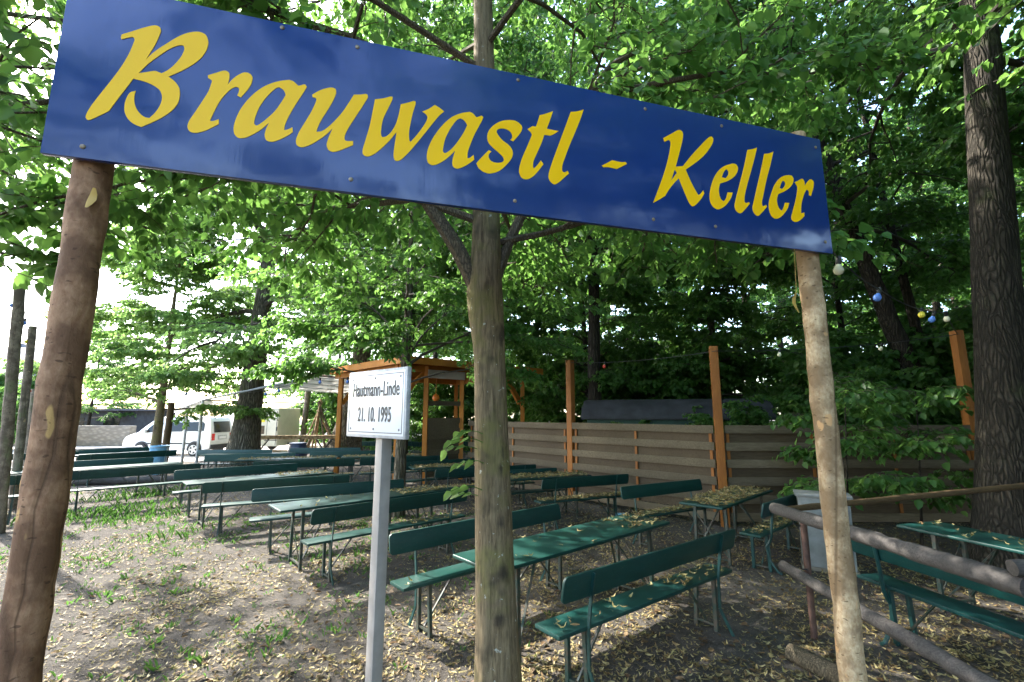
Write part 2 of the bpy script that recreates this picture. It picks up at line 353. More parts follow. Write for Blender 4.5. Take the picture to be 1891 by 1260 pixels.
    def random_limbs(s, n, z0, z1, R, el0=.15, el1=1.1, seed_az=0., prof=None, **kw):
        for i in range(n):
            f = (i + s.r.random() * .6) / n; z = z0 + (z1 - z0) * f
            L = R * (prof(f) if prof else (1 - .62 * f) * (.75 + .5 * min(1, f * 4))) * s.r.uniform(.8, 1.15)
            s.limb(z, seed_az + i * 2.4 + s.r.uniform(-.35, .35), el0 + (el1 - el0) * f + s.r.uniform(-.12, .12), L, **kw)
        return s
    def build(s, root, bark, leaf, tn=14, tmod=None, crown='crown'):
        mb = MB().tube(s.tp, s.tr, tn)
        if tmod: mb.v = [tuple(tmod(Vector(p))) for p in mb.v]
        mb.build('trunk', M[bark], root, True)
        lo = s.limbs.build('limbs', M['twig'] if bark != 'bark_young' else M['bark_limb'], root, True)
        if s.P:
            P, A, N, Z = (np.concatenate(q) for q in (s.P, s.A, s.N, s.S))
            if s.cull:
                k = np.array([not s.cull(p, .12) for p in P]); P, A, N, Z = P[k], A[k], N[k], Z[k]
            V, F = leaf_arrays(P, A, N, Z); fastmesh(crown, V, F, M[leaf], root); s.nl = len(P)
        return root
M['bark_limb'] = bark_mat('limb_bark', (.10, .078, .05), (.21, .168, .11), None, (.6, .7), 2.2, False, .3, .4)
NLEAF = {}
def tree(name, label, loc, seed, setup, bark, leaf, group=None, cat='tree', cull=None, tn=14, tmod=None, crown='crown'):
    root = thing(name, label, cat, loc, 0, group); T = Tree(seed)
    if cull: T.cull = cull
    setup(T); T.build(root, bark, leaf, tn, tmod, crown); NLEAF[label[:30]] = getattr(T, 'nl', 0)
    return root
# --- the name-plate linden that stands just behind the entrance sign
CX, CY = -.06, 2.9
def sign_side(p, m=0.0):
    """True for points of the central crown that would poke through or hang before the sign"""
    q = Vector((p[0] + CX, p[1] + CY, 0)) - SIGN_A; d = q.dot(SIGN_N)
    return d > -.22 - m and p[2] < 4.6
def central(T):
    T.trunk(11, .137, (-.3, .3), 1.28, .1, 260, .0003, .3)
    for z, az, el, L, r in ((2.62, 178, 64, 3.0, .062), (2.72, 25, 70, 2.6, .045), (3.25, 186, 18, 2.7, .03), (3.45, 150, 14, 3.1, .032), (3.1, 12, 16, 2.4, .026),
                            (3.7, 40, 14, 3.2, .03), (3.6, 85, 10, 2.8, .03), (3.95, 5, 22, 3.2, .034), (4.1, 200, 25, 3.0, .034), (4.3, 120, 22, 3.0, .03)):
        T.limb(z, radians(az), radians(el), L, r, 13, 7, 15, -.55, .078)
    T.random_limbs(30, 4.2, 10.6, 4.2, .25, 1.1, 1.0, nsub=12, ntwig=7, nleaf=14, lsize=.08)
KNOTS = ((-1.75, 1.62, .05, .018), (-1.3, 1.72, .045, .014), (-1.62, 1.32, .05, .02), (-1.5, 2.02, .06, .016), (-1.9, 2.28, .05, .02), (-1.45, 1.05, .06, .018), (-1.7, .8, .05, .02),
                          (-1.25, 2.62, .05, .03), (-2.1, 2.66, .07, .035), (-.6, 2.6, .06, .03), (-1.6, 1.9, .04, .01))
def knots(p):
    a = math.atan2(p.y, p.x); z = p.z; b = 0
    for ka, kz, s_, h in KNOTS:
        da = math.atan2(sin(a - ka), cos(a - ka)) * .13
        b += h * math.exp(-(da * da + (z - kz) ** 2) / (2 * s_ * s_ * .35))
    fork = 1 + .28 * math.exp(-((z - 2.72) / .28) ** 2) * (.6 + .4 * abs(cos(a)))
    r = Vector((p.x, p.y, 0)); ctr = r * 0
    k = (1 + b / .13 + .03 * sin(5 * a + z * 2) + .02 * sin(9 * a - 3 * z)) * fork
    return Vector((p.x * k, p.y * k, p.z)) if z < 3.4 else p
c0 = tree('linden_tree', 'young linden with mossy knotted trunk standing right behind the blue entrance sign', (CX, CY, 0), 11, central, 'bark_young', 'leaf', cull=sign_side, tn=44, tmod=knots)
trk = [q for q in c0.children if q.name.startswith('trunk')][0].data; co_k = np.empty(len(trk.vertices) * 3, dtype=np.float32); trk.vertices.foreach_get('co', co_k); co_k = co_k.reshape(-1, 3)
kv = np.zeros(len(co_k), dtype=np.float32); ang = np.arctan2(co_k[:, 1], co_k[:, 0])
for ka, kz, s_, h in KNOTS:
    da = np.arctan2(np.sin(ang - ka), np.cos(ang - ka)) * .13; kv += np.exp(-(da ** 2 / (2 * (s_ * .75) ** 2) + (co_k[:, 2] - kz) ** 2 / (2 * (s_ * .55) ** 2)))
trk.attributes.new('knot', 'FLOAT', 'POINT').data.foreach_set('value', kv)
# low shoots sprouting from that trunk
rs = random.Random(4)
for z, az, L in ((1.78, 195, .2), (1.72, 170, .26), (1.66, 205, .16), (1.5, 190, .2), (1.45, 175, .15), (1.83, 185, .15)):
    p = Vector((cos(radians(az)) * .12, sin(radians(az)) * .12 - .02, z)); pts = limb_curve(p, radians(az), .4, L, rs, -.9, 5, .1); SP = []; SA = []
    for k in range(3):
        q, d = at(pts, .45 + .27 * k); SP.append(q); SA.append(d + Vector((rs.gauss(0, .4), rs.gauss(0, .4), -.45)))
    V, F = leaf_arrays(np.array(SP), np.array(SA), np.array([[rs.gauss(0, .5), rs.gauss(-.4, .4), 1] for _ in SP]), np.full(len(SP), .07), .36)
    so = MB().tube(pts, .0022, 4).build('shoot', M['weed'], c0); fastmesh('leaves', V, F, M['leaf_pale'], so)
# --- second young linden between the tables
def mid(T):
    T.trunk(12, .128, (.15, .1), 1.25, .1, 50, .0015, .35)
    for z, az, el, L, r in ((2.95, 165, 48, 2.6, .036), (3.0, 140, 62, 2.4, .036), (2.9, 15, 38, 2.6, .036), (2.95, 35, 66, 2.2, .032), (2.55, 8, 20, 2.4, .024), (2.5, -150, 15, 2.2, .022), (3.3, 190, 25, 2.6, .03), (3.4, -100, 22, 2.2, .028), (3.5, -45, 25, 2.5, .028)):
        T.limb(z, radians(az), radians(el), L, r, 12, 7, 15, -.6, .085, .5)
    T.random_limbs(32, 3.3, 11.5, 4.3, .2, 1.1, nsub=12, ntwig=7, nleaf=14, lsize=.088)
tree('linden_tree', 'slim dark linden rising behind the white name plate among the tables', (-2.22, 9.3, 0), 23, mid, 'bark_old', 'leaf')
def left_young(T):
    T.trunk(9.5, .18, (.1, 0), 1.3, .08, 30, .002, .4)
    T.random_limbs(30, 2.1, 9.2, 4.0, .12, 1.15, .4, prof=lambda f: (1 - .72 * f) * (.8 + .3 * min(1, f * 6)), nsub=11, ntwig=8, nleaf=26, lsize=.10, twl=.55)
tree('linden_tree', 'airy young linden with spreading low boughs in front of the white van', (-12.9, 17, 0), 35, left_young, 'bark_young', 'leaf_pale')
def big_left(T):
    T.trunk(15, .50, (.5, .2), 1.55, .2, 30, .004, .7)
    T.random_limbs(24, 4.3, 14.2, 5.5, .1, 1.1, 2.2, nsub=12, ntwig=8, nleaf=19, lsize=.115, twl=.7, droop=-.7)
tree('linden_tree', 'thick furrowed trunk standing between the van and the cream trailer', (-9.75, 17, 0), 47, big_left, 'bark_old', 'leaf_pale', tn=22)
def big_mid(T):
    T.trunk(15, .55, (1.6, .3), 2.0, .25, 30, .004, .8)
    T.random_limbs(24, 5.2, 14.2, 5.6, .1, 1.1, 1.2, nsub=12, ntwig=8, nleaf=19, lsize=.115, twl=.7, droop=-.7)
tree('linden_tree', 'broad leaning trunk with flared foot beside the timber pavilion', (-7.45, 20.6, 0), 59, big_mid, 'bark_old', 'leaf', tn=22)
def right_big(T):
    T.trunk(13, .30, (1.45, .1), 1.35, .45, 30, .002, .6)
    T.random_limbs(18, 7.0, 12.5, 5.4, .05, 1.0, .3, nsub=12, ntwig=8, nleaf=19, lsize=.105, twl=.65, droop=-.7)
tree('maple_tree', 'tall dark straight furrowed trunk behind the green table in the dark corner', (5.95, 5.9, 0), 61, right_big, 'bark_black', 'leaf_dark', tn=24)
def leaning(lean, r0, seed0):
    def f(T):
        T.trunk(14, r0, lean, 1.3, .3, 30, .004, .6)
        T.random_limbs(20, 6.4, 13.2, 4.8, -.05, 1.0, seed0, nsub=12, ntwig=8, nleaf=19, lsize=.105, twl=.65, droop=-.6)
    return f
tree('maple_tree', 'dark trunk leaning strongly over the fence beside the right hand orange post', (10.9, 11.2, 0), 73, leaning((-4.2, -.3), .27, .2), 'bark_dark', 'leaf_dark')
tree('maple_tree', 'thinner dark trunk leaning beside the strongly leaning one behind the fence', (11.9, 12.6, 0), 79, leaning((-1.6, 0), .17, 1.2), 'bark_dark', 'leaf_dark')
def near_left(T):
    T.trunk(7.5, .16, (.2, 0), 1.25, .1, 24, .002, .4)
    for z, az, el, L, r in ((3.0, 10, 22, 1.75, .03), (3.3, -12, 30, 1.9, .03), (3.2, 40, 25, 2.0, .03), (3.6, 20, 35, 2.2, .03), (2.9, 22, 12, 1.35, .02)):
        T.limb(z, radians(az), radians(el), L, r, 8, 4, 8, -.5, .095, sublen=.34)
    T.random_limbs(9, 3.8, 7, 2.4, .25, 1.0, 2.0, nsub=8, ntwig=5, nleaf=10, lsize=.09)
def nl_cull(p, m=0.0):
    x, y = p[0] - 4.15, p[1] + 2.6
    return p[2] < 5.2 and x > -1.0 * y + .1 - m
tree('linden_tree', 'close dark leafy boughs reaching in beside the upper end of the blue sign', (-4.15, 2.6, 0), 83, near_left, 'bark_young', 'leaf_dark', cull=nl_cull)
# --- forest: three crowns built once, then copied with their parts
def forest_proto(label, seed, H, r0, zc, R, leaf, ls):
    def f(T):
        T.trunk(H, r0, (.4, .2), 1.3, .2, 14, .006, .6)
        T.random_limbs(26, zc, H * .95, R, .0, 1.1, seed, nsub=11, ntwig=8, nleaf=20, lsize=ls, twl=.75, droop=-.7, sublen=.45)
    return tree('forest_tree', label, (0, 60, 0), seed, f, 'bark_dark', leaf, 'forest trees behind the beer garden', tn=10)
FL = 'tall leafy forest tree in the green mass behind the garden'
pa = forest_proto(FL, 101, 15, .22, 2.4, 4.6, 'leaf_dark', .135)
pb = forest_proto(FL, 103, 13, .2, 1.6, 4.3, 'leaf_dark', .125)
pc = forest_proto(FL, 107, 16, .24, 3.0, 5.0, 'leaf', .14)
rr = random.Random(9); first = {}
for i, (x, y, k, sc) in enumerate(((3.0, 17.5, 'b', .8), (7.5, 16.5, 'a', .85), (12.5, 17, 'b', .9), (17, 14, 'a', .9), (15.5, 9.5, 'b', .9), (19, 20, 'c', 1), (4.5, 24, 'c', 1), 
        (22, 13, 'c', 1), (-4.5, 28, 'a', 1.0), (24, 24, 'a', 1.1), (-9.5, 33, 'b', 1.0), (11, 41, 'c', 1.35), (21, 36, 'a', 1.3), (27, 17, 'b', 1.1), 
        (-15, 40, 'a', .95), (30, 30, 'c', 1.3), (-8, 46, 'c', 1.2), (12.3, 4.2, 'a', .9), (16.5, 1.5, 'b', 1), (-30, 33, 'b', .6), (-38, 44, 'a', .62), (10.3, 19.5, 'c', .9), (2.5, 40, 'c', 1.2), (9, 42, 'c', 1.3), (15.5, 40, 'c', 1.2), (-2.5, 43, 'c', 1.25), (26, 38, 'c', 1.2), (17.5, 6.5, 'a', .9), (21.5, 8, 'c', 1.1))):
    p = {'a': pa, 'b': pb, 'c': pc}[k]
    if k not in first: first[k] = 1; p.location = (x, y, 0); p.rotation_euler.z = rr.random() * 6; p.scale = (sc,) * 3
    else: copy_tree(p, (x, y, 0), rr.random() * 6.28, FL, scale=(sc, sc, sc * rr.uniform(.9, 1.1)))
pd = forest_proto(FL, 109, 13.5, .2, 5.6, 5.2, 'leaf_dark', .12)
# unseen street trees mirrored in the sign; last ones added to shade front right
SL = 'unseen street side tree opposite the entrance sign'
for (x, y, k, sc) in ((-9, -13, 'c', .8), (7.2, -14, 'a', .62), (-1.5, -15.5, 'b', .66), (3.4, -21, 'b', .7), (11.5, -12.5, 'b', .72), (16.5, -8, 'c', .62), (18, -4.5, 'a', .6), (-17, -7, 'a', 1), (13, -22, 'a', .85), (-20, -20, 'c', 1.2), (9.5, -2.0, 'b', .75), (13, .8, 'b', .9), (7.4, -7.0, 'b', .62)):
    copy_tree({'a': pa, 'b': pb, 'c': pc}[k], (x, y, 0), rr.random() * 6.28, SL, 'street trees opposite', (sc,) * 3)
OL = 'roadside tree added to shade the entrance with its high boughs'  # trees added to darken the ground at the entrance and front right
pd.location = (-9.8, 4.0, 0); pd['label'] = OL; pd['group'] = 'roadside trees added for shade'
for x, y, sc in ((8.0, -.6, .95), (10.6, 3.4, 1.05), (5.4, -3.4, .95), (11, -3, 1.0)):
    copy_tree(pd, (x, y, 0), rr.random() * 6.28, OL, scale=(sc,) * 3)
for x, y, sc in ((2.5, 14.2, 1.25), (-4.2, 17.8, 1.05), (-.8, 14.5, 1.0)):
    copy_tree(pd, (x, y, 0), rr.random() * 6.28, FL, 'forest trees behind the beer garden', scale=(sc,) * 3)
# --- bushes behind the fence
def bush(T):
    T.trunk(1.6, .05, (.1, 0), 1.2, .3, 6, .01, .2)
    T.random_limbs(16, .15, 1.5, 1.7, .35, 1.25, .5, prof=lambda f: .75 + .25 * sin(f * 3), nsub=10, ntwig=7, nleaf=13, lsize=.1, twl=.4, droop=-.5)
BL = 'leafy green bush growing behind the board fence'
b0 = tree('bush', BL, (7.3, 10.4, 0), 131, bush, 'bark_dark', 'leaf_dark', 'bushes behind the fence', 'bush', tn=6)
for x, y, sc in ((8.6, 10.3, 1.0), (5.35, 11.3, .82), (3.3, 12.6, .66), (11.2, 10, 1.3), (5.2, 16.6, 1.7), (9.5, 12.5, 1.6), (12.5, 9, 1.7), (-3.5, 24, 1.6), (-8.9, 27, 1.7), (-6.2, 26, 1.5), (13, 13, 1.8), (2.6, 19, 1.9), (7.2, 19.5, 2.0), (-.6, 26, 2.0), (-11.2, 28.5, 1.5)):
    copy_tree(b0, (x, y, 0), rr.random() * 6.28, BL, scale=(sc,) * 3)
def sapling(T):
    T.trunk(2.3, .022, (.15, -.1), 1.2, .3, 10, .004, .2)
    T.random_limbs(9, .6, 2.2, 1.0, .15, .9, .8, prof=lambda f: 1 - .3 * f, nsub=6, ntwig=4, nleaf=6, lsize=.105, twl=.34, droop=-.5)
tree('maple_sapling', 'loose maple sapling spilling over the grey cabinet in front of the fence', (5.0, 7.25, 0), 137, sapling, 'bark_dark', 'leaf_dark', None, 'sapling', tn=6)
tree('maple_sapling', 'loose maple sapling under the leaning rail beside the tall furrowed trunk', (6.15, 7.3, 0), 139, sapling, 'bark_dark', 'leaf_dark', None, 'sapling', tn=6)
# ------------------------------------------------------------------ setting
MB().add([(-150, -150, 0), (150, -150, 0), (150, 150, 0), (-150, 150, 0)], [(0, 1, 2, 3)]).build('ground', M['earth'])['kind'] = 'structure'
MB().add([(-60, 19.5, .004), (-13.5, 19.8, .004), (-9.8, 21.5, .004), (-10.5, 25, .004), (-11.5, 31, .004), (-60, 34, .004)], [(0, 1, 2, 3, 4, 5)]).build('driveway', M['gravel'])['kind'] = 'structure'
# ------------------------------------------------------------------ entrance sign
LETTERS = [
['170,478* 200,499 232,522 266,540 278,536 283,523 280,501 271,461 259,424 251,399* 270,432 306,477 343,518 370,538 399,549 420,544 430,527 433,500 425,465 407,431 370,388 324,348* 345,333 360,312 365,285 362,251 346,218 318,185 292,162 264,140* 241,148 223,163 211,187 208,211 210,237 219,263 234,272* 232,256 234,231 242,208 256,189 271,179 284,178* 297,199 308,225 313,252 311,273 302,291 283,304 260,312 222,317* 208,282 186,230 167,182* 148,164 113,137 106,145 106,155 114,185 134,235 162,301 185,361 199,409 207,450 209,470 203,477* 187,469 172,459* 169,465', '235,341* 256,350 283,361 292,359 302,356* 322,376 342,408 357,444 361,470 356,481 341,477 316,457 288,423 258,382'],
['444,381* 466,395 497,412 509,407 512,394 512,376 509,357* 524,384 543,407 561,420 578,418 587,406 587,385 580,361 556,315* 544,321* 548,341 546,352 537,354 523,344 507,320 490,285 477,245 467,206* 468,202* 478,205 493,215* 495,196* 475,178 450,159 425,148 408,151 400,166 402,188 416,224 435,273 451,317 457,350 458,362 445,371*'],
['712,423* 726,420 737,412 745,405* 754,409 767,416 775,407* 767,386 738,318 720,269 710,232 709,212* 719,216 736,229* 739,210* 721,191 693,169 671,158 653,161 646,177 648,204 657,234* 631,199 605,174 581,157 561,154 548,165 543,190 547,225 559,268 581,314 609,355 640,386 678,410', '680,385* 693,378 700,368 704,356* 690,321 672,283 651,252 632,228 615,213 608,220 609,244 619,287 637,329 660,367 670,379'],
['796,378* 818,399 842,415 865,424 878,420 881,406 876,381 857,330 835,279 822,237 821,226* 838,232 858,251 881,282 907,324 930,372 947,411* 970,416 995,423 1000,414 988,382 956,312 930,253 922,223 926,209 954,212* 955,195* 931,179 904,162 882,154 867,160 860,177 864,207 877,252* 857,223 831,195 802,169 773,154 757,159 752,175 758,207 776,253 799,311 812,360 810,366 798,368*'],
['1027,407* 1058,418 1092,433 1095,427 1080,380 1062,327 1057,288 1057,259 1062,248* 1075,253 1094,275 1110,310 1120,350 1128,406* 1153,418 1184,432 1187,425 1177,377 1169,325 1165,286 1168,253 1172,247* 1192,276 1215,315 1233,353 1236,373 1229,383 1215,391* 1241,409 1265,432* 1286,422 1304,410* 1284,386 1253,337 1220,283 1187,231 1155,185 1132,160 1116,157 1109,171 1109,201 1116,281* 1089,237 1058,196 1030,167 1008,156 993,163 991,180 999,222 1012,287 1021,357'],
['1413,430* 1425,426 1434,418 1442,410* 1452,415 1465,422 1472,416* 1464,394 1436,332 1418,281 1407,241 1406,215* 1416,219 1432,235* 1435,214* 1411,191 1384,171 1363,162 1348,168 1343,184 1346,210 1354,241* 1330,211 1304,185 1278,166 1260,161 1245,169 1239,190 1241,221 1254,264 1277,311 1305,354 1339,392 1380,418', '1373,392* 1386,388 1396,378 1403,367* 1392,338 1371,296 1347,257 1329,235 1311,222 1304,229 1305,249 1312,286 1327,326 1348,366 1361,384'],
['1591,427* 1613,428 1634,419 1646,405 1644,386 1631,363 1606,328* 1593,333* 1600,344 1600,359 1590,373 1572,380 1552,379 1536,372 1531,360 1538,345 1558,324 1584,308 1600,289 1604,269 1598,247 1578,217 1550,186 1525,170 1499,162 1474,166 1455,179 1444,199* 1460,221 1497,268* 1509,264* 1499,251 1497,236 1505,222 1521,216 1541,217 1558,224 1564,234 1560,247 1541,264 1513,285 1495,304 1490,327 1494,352 1512,381 1538,405 1563,419'],
['1729,477* 1756,490 1793,510* 1779,466 1762,418* 1788,417 1818,417* 1797,399 1778,387* 1750,386* 1735,341 1712,286 1697,246 1696,223 1699,216* 1714,233 1732,260* 1744,244* 1721,210 1692,176 1667,161 1645,164 1633,185 1633,207 1645,254 1671,320 1692,376* 1687,385 1672,399* 1695,418* 1711,418*'],
['1880,524* 1908,532 1945,549* 1931,507 1902,432 1873,362 1849,298 1833,249 1833,226 1840,221 1859,230* 1865,219* 1840,194 1817,171 1795,157 1776,167 1767,186 1769,206 1785,258 1816,346 1851,443'],
['2083,320* 2110,318 2132,318 2152,322* 2160,314* 2135,298 2105,279* 2081,281 2059,281 2037,277* 2029,284* 2057,302'],
['2365,482* 2412,514 2462,544 2478,534 2479,513 2462,451 2426,343* 2468,353* 2518,414 2578,480 2630,533 2649,543 2658,534 2655,513 2634,478 2596,431 2550,389 2482,336* 2504,285 2526,243 2545,213* 2558,221 2576,242* 2581,226* 2556,190 2509,150 2495,159 2474,201 2440,285* 2412,256 2381,218 2357,182* 2321,157 2290,138* 2316,197 2353,284 2382,365 2399,429 2405,468 2397,478 2371,463*', '2420,328* 2431,312* 2414,290 2396,267* 2406,293'],
['2764,415* 2786,414 2797,399 2793,377 2771,346 2730,316 2680,294* 2670,264 2670,233 2679,209 2694,201* 2709,219 2722,253* 2752,255* 2740,227 2710,188 2678,163 2651,154 2626,166 2613,190 2613,225 2624,269 2643,314 2673,358 2711,391', '2726,377 2736,368 2733,348 2716,327* 2693,329* 2705,355'],
['2868,508* 2901,518 2931,532* 2911,475 2880,395 2846,310 2824,244 2822,214 2830,211 2847,218* 2853,211* 2818,173 2789,151 2767,159 2758,182 2768,221 2801,313 2836,407'],
['2975,504* 3005,512 3037,527* 3010,451 2974,359 2944,270 2930,224 2934,208 2955,218* 2961,209* 2928,175 2898,151 2878,159 2868,187 2880,227 2911,315 2948,421'],
['3124,408* 3145,407 3155,392 3149,368 3125,339 3086,311 3042,289* 3030,258 3031,228 3041,207 3055,199* 3068,216 3082,247* 3110,249* 3096,219 3061,178 3029,155 3005,150 2984,163 2973,196 2977,236 2998,288 3027,342 3067,384 3093,399', '3084,370 3096,360 3093,345 3071,321* 3055,324* 3066,348'],
['3161,373* 3188,387 3215,401 3228,388 3228,362* 3250,389 3274,407 3292,398 3290,371 3264,310* 3251,312* 3252,335 3241,343 3223,323 3198,271 3187,234 3183,201* 3205,209* 3203,188* 3172,162 3140,148 3120,153 3114,165 3126,201 3155,270 3176,339 3175,354']
]
def smooth_outline(s_, n=5):
    P = [];
    for t_ in s_.split():
        k = t_.endswith('*'); a, b = t_.rstrip('*').split(','); P.append((float(a) / 1000, float(b) / 1000, k))
    out = []; m = len(P)
    for i in range(m):
        p0, p1, p2, p3 = P[i - 1], P[i], P[(i + 1) % m], P[(i + 2) % m]
        if p1[2]: p0 = (2 * p1[0] - p2[0], 2 * p1[1] - p2[1])
        if p2[2]: p3 = (2 * p2[0] - p1[0], 2 * p2[1] - p1[1])
        d = [max(1e-5, math.hypot(b[0] - a[0], b[1] - a[1])) ** .5 for a, b in ((p0, p1), (p1, p2), (p2, p3))]
        for j in range(n):
            u = j / n; r = []
            for c_ in (0, 1):
                m1 = (p2[c_] - p1[c_]) + d[1] * ((p1[c_] - p0[c_]) / d[0] - (p2[c_] - p0[c_]) / (d[0] + d[1])) * 1.0
                m2 = (p2[c_] - p1[c_]) + d[1] * ((p3[c_] - p2[c_]) / d[2] - (p3[c_] - p1[c_]) / (d[1] + d[2])) * 1.0
                r.append((2 * u ** 3 - 3 * u * u + 1) * p1[c_] + (u ** 3 - 2 * u * u + u) * m1 + (-2 * u ** 3 + 3 * u * u) * p2[c_] + (u ** 3 - u * u) * m2)
            out.append(tuple(r))
    return out
def flat_curve(name, outlines, mat, ext=.001):
    cu = bpy.data.curves.new(name, 'CURVE'); cu.dimensions = '2D'; cu.fill_mode = 'BOTH'; cu.extrude = ext
    for o in outlines:
        sp = cu.splines.new('POLY'); sp.points.add(len(o) - 1)
        for p, q in zip(sp.points, o): p.co = (q[0], q[1], 0, 1)
        sp.use_cyclic_u = True
    tmp = bpy.data.objects.new('tmp', cu); COL.objects.link(tmp); bpy.context.view_layer.update()
    me = bpy.data.meshes.new_from_object(tmp.evaluated_get(bpy.context.evaluated_depsgraph_get())); bpy.data.objects.remove(tmp)
    me.materials.clear(); me.materials.append(mat); return me
sign = thing('entrance_sign', 'long blue board with yellow lettering carried on two rough bark poles', 'sign', (SIGN_A.x, SIGN_A.y, 0))
sign.rotation_euler.z = math.atan2(SIGN_E.y, SIGN_E.x)           # local x runs along the board, -y faces the street
W_, Z0, HT = 3.375, 2.79, .66
board = MB().box((W_ / 2, .0125, Z0 + HT / 2), (W_, .019, HT)).build('sign_board', M['signblue'], sign, bevel=.002)
MB().box((W_ / 2, .0255, Z0 + HT / 2), (W_ - .004, .006, HT - .004)).build('backing_board', M['board_back'], sign)
for outs in LETTERS:
    me = flat_curve('letter', [smooth_outline(o) for o in outs], M['signyellow'])
    o = link('letter', me, board); o.rotation_euler.x = pi / 2; o.location = (0, .0022, Z0)
for sx, sz in ((.11, 2.83), (.949, 3.415), (.954, 2.842), (1.629, 3.42), (1.613, 2.845), (2.273, 3.41), (2.287, 2.846), (2.717, 3.405), (3.336, 3.395), (3.33, 2.85), (2.634, 2.853), (.672, 3.43)):
    MB().lathe([(.0085, 0), (.0085, .002), (.006, .0042), (.001, .0048)], (sx, .003, sz), 10, Matrix.Rotation(pi / 2, 3, 'X')).build('screw', M['screw'], board, True)
def pole_pts(p, q, r0, r1, seed, n=44, seg=22, amp=.018, name='post', mat=None, parent=None):
    rg = random.Random(seed); mb = MB(); P = []; R = []
    for i in range(n):
        t_ = i / (n - 1); P.append(Vector(p).lerp(Vector(q), t_) + Vector((rg.gauss(0, .0018), rg.gauss(0, .0018), 0))); R.append((r0 + (r1 - r0) * t_) * (1 + rg.gauss(0, amp)))
    mb.tube(P, R, seg)
    kn = [(rg.randrange(2, n - 2), rg.uniform(0, 6.28), rg.uniform(.05, .16)) for _ in range(14)]
    V = list(mb.v)
    for i in range(n):
        for k in range(seg):
            a = 2 * pi * k / seg; b = rg.gauss(0, amp * .45)
            for ki, ka, kh in kn: b += kh * math.exp(-((i - ki) / .9) ** 2 - (math.atan2(sin(a - ka), cos(a - ka)) / .22) ** 2)
            v_ = Vector(V[i * seg + k]); V[i * seg + k] = tuple(P[i] + (v_ - P[i]) * (1 + b))
    mb.v = V
    return mb.build(name, mat, parent, True)
pl = pole_pts((.115, .088, -.05), (.101, .088, 3.3), .058, .052, 3, name='post', mat=M['pole_l'], parent=sign); pl['label'] = 'thick reddish brown bark pole'
pr_ = pole_pts((3.306, .088, -.05), (3.30, .088, 3.51), .058, .0515, 8, name='post', mat=M['pole_r'], parent=sign); pr_['label'] = 'pale mottled pole with scraped bark'
# dry bract caught on the left pole, hanging leaf below the board
def dry_leaf(name, label, loc, size, tilt, parent=None, thread=None):
    mb = MB(); n = 5; vs = []
    for i in range(n):
        t_ = i / (n - 1); w = size * .16 * sin(pi * (.12 + .8 * t_)); z = -size * t_; y = .12 * size * sin(t_ * 4)
        vs += [(-w, y + .02 * size, z), (0, y, z), (w, y + .025 * size, z)]
    fs = [(3 * i + a, 3 * i + a + 1, 3 * i + a + 4, 3 * i + a + 3) for i in range(n - 1) for a in (0, 1)]
    mb.add(vs, fs)
    if thread: mb.tube([(0, 0, 0), (0, 0, thread)], .0009, 4)
    o = mb.build(name, M['litter_y'], None, True); o.location = loc; o.rotation_euler = tilt; tag(o, label, 'leaf'); return o
t = NT('yellow_bract'); M['litter_y'] = t.done((.50, .30, .06), .6)
q = SIGN_A + SIGN_E * 3.1 - SIGN_N * .004
dry_leaf('dry_leaf', 'single yellow leaf dangling on a thread below the blue board', (q.x, q.y, 2.555), .105, (0, .08, .5), thread=.24)
q = SIGN_A + SIGN_E * .135 + SIGN_N * -.03
dry_leaf('dry_leaf', 'yellow leaf stuck to the bark of the thick brown pole', (q.x + .012, q.y - .002, 2.70), .075, (0, .15, .3))
ml_ = MB(); lobes = ((-150, .55), (-105, .32), (-75, .85), (-45, .42), (0, 1.0), (45, .42), (75, .85), (105, .32), (150, .55), (180, .12))
pts = [(.085 * r_ * sin(radians(a)), -.02 * abs(sin(radians(a))), -.055 - .085 * r_ * cos(radians(a))) for a, r_ in lobes]
ml_.add([(0, .006, -.055)] + pts, [(0, 1 + k, 1 + (k + 1) % len(pts)) for k in range(len(pts))]); ml_.tube([(0, 0, -.05), (.01, .02, .1), (.0, .08, .75)], [.0018, .002, .004], 5)
mo = ml_.build('maple_leaf', M['leaf_pale'], None, True); mo.location = (2.2, 2.6, 4.58); mo.rotation_euler = (.15, 0, .25); tag(mo, 'single big lobed leaf hanging into view high above the board', 'leaf')
# ------------------------------------------------------------------ white name plate on a square post
np_ = thing('name_plate', 'white enamel name plate with grey lettering on a square taupe post', 'sign', (-.70, 2.42, 0), -.72)
# local x runs to the viewer's right, -y is the written face
MB().box((.0, .045, .98), (.06, .06, 2.0)).build('post', M['postpaint'], np_, bevel=.004)
pz, pw, ph = 2.005, .545, .352
pl_ = MB().box((0, -.006, pz), (pw, .026, ph)).build('plate', M['enamel_edge'], np_, bevel=.008)
MB().box((0, -.0195, pz), (pw - .03, .003, ph - .03)).build('plate_face', M['enamel'], pl_, bevel=.001)
bd = MB()
for s_ in (-1, 1):
    bd.box((0, -.0216, pz + s_ * (ph / 2 - .028)), (pw - .052, .0012, .005)); bd.box((s_ * (pw / 2 - .0285), -.0216, pz), (.005, .0012, ph - .0612))
bd.build('border_line', M['ink_line'], pl_)
def text_mesh(txt, size, mat, sx=1., off=0., align='CENTER'):
    cu = bpy.data.curves.new('txt', 'FONT'); cu.body = txt; cu.size = size; cu.align_x = align; cu.extrude = .0012; cu.offset = off; cu.space_character = 1.06
    tmp = bpy.data.objects.new('tmp', cu); COL.objects.link(tmp); bpy.context.view_layer.update()
    me = bpy.data.meshes.new_from_object(tmp.evaluated_get(bpy.context.evaluated_depsgraph_get())); bpy.data.objects.remove(tmp)
    me.materials.clear(); me.materials.append(mat)
    for v in me.vertices: v.co.x *= sx
    return me
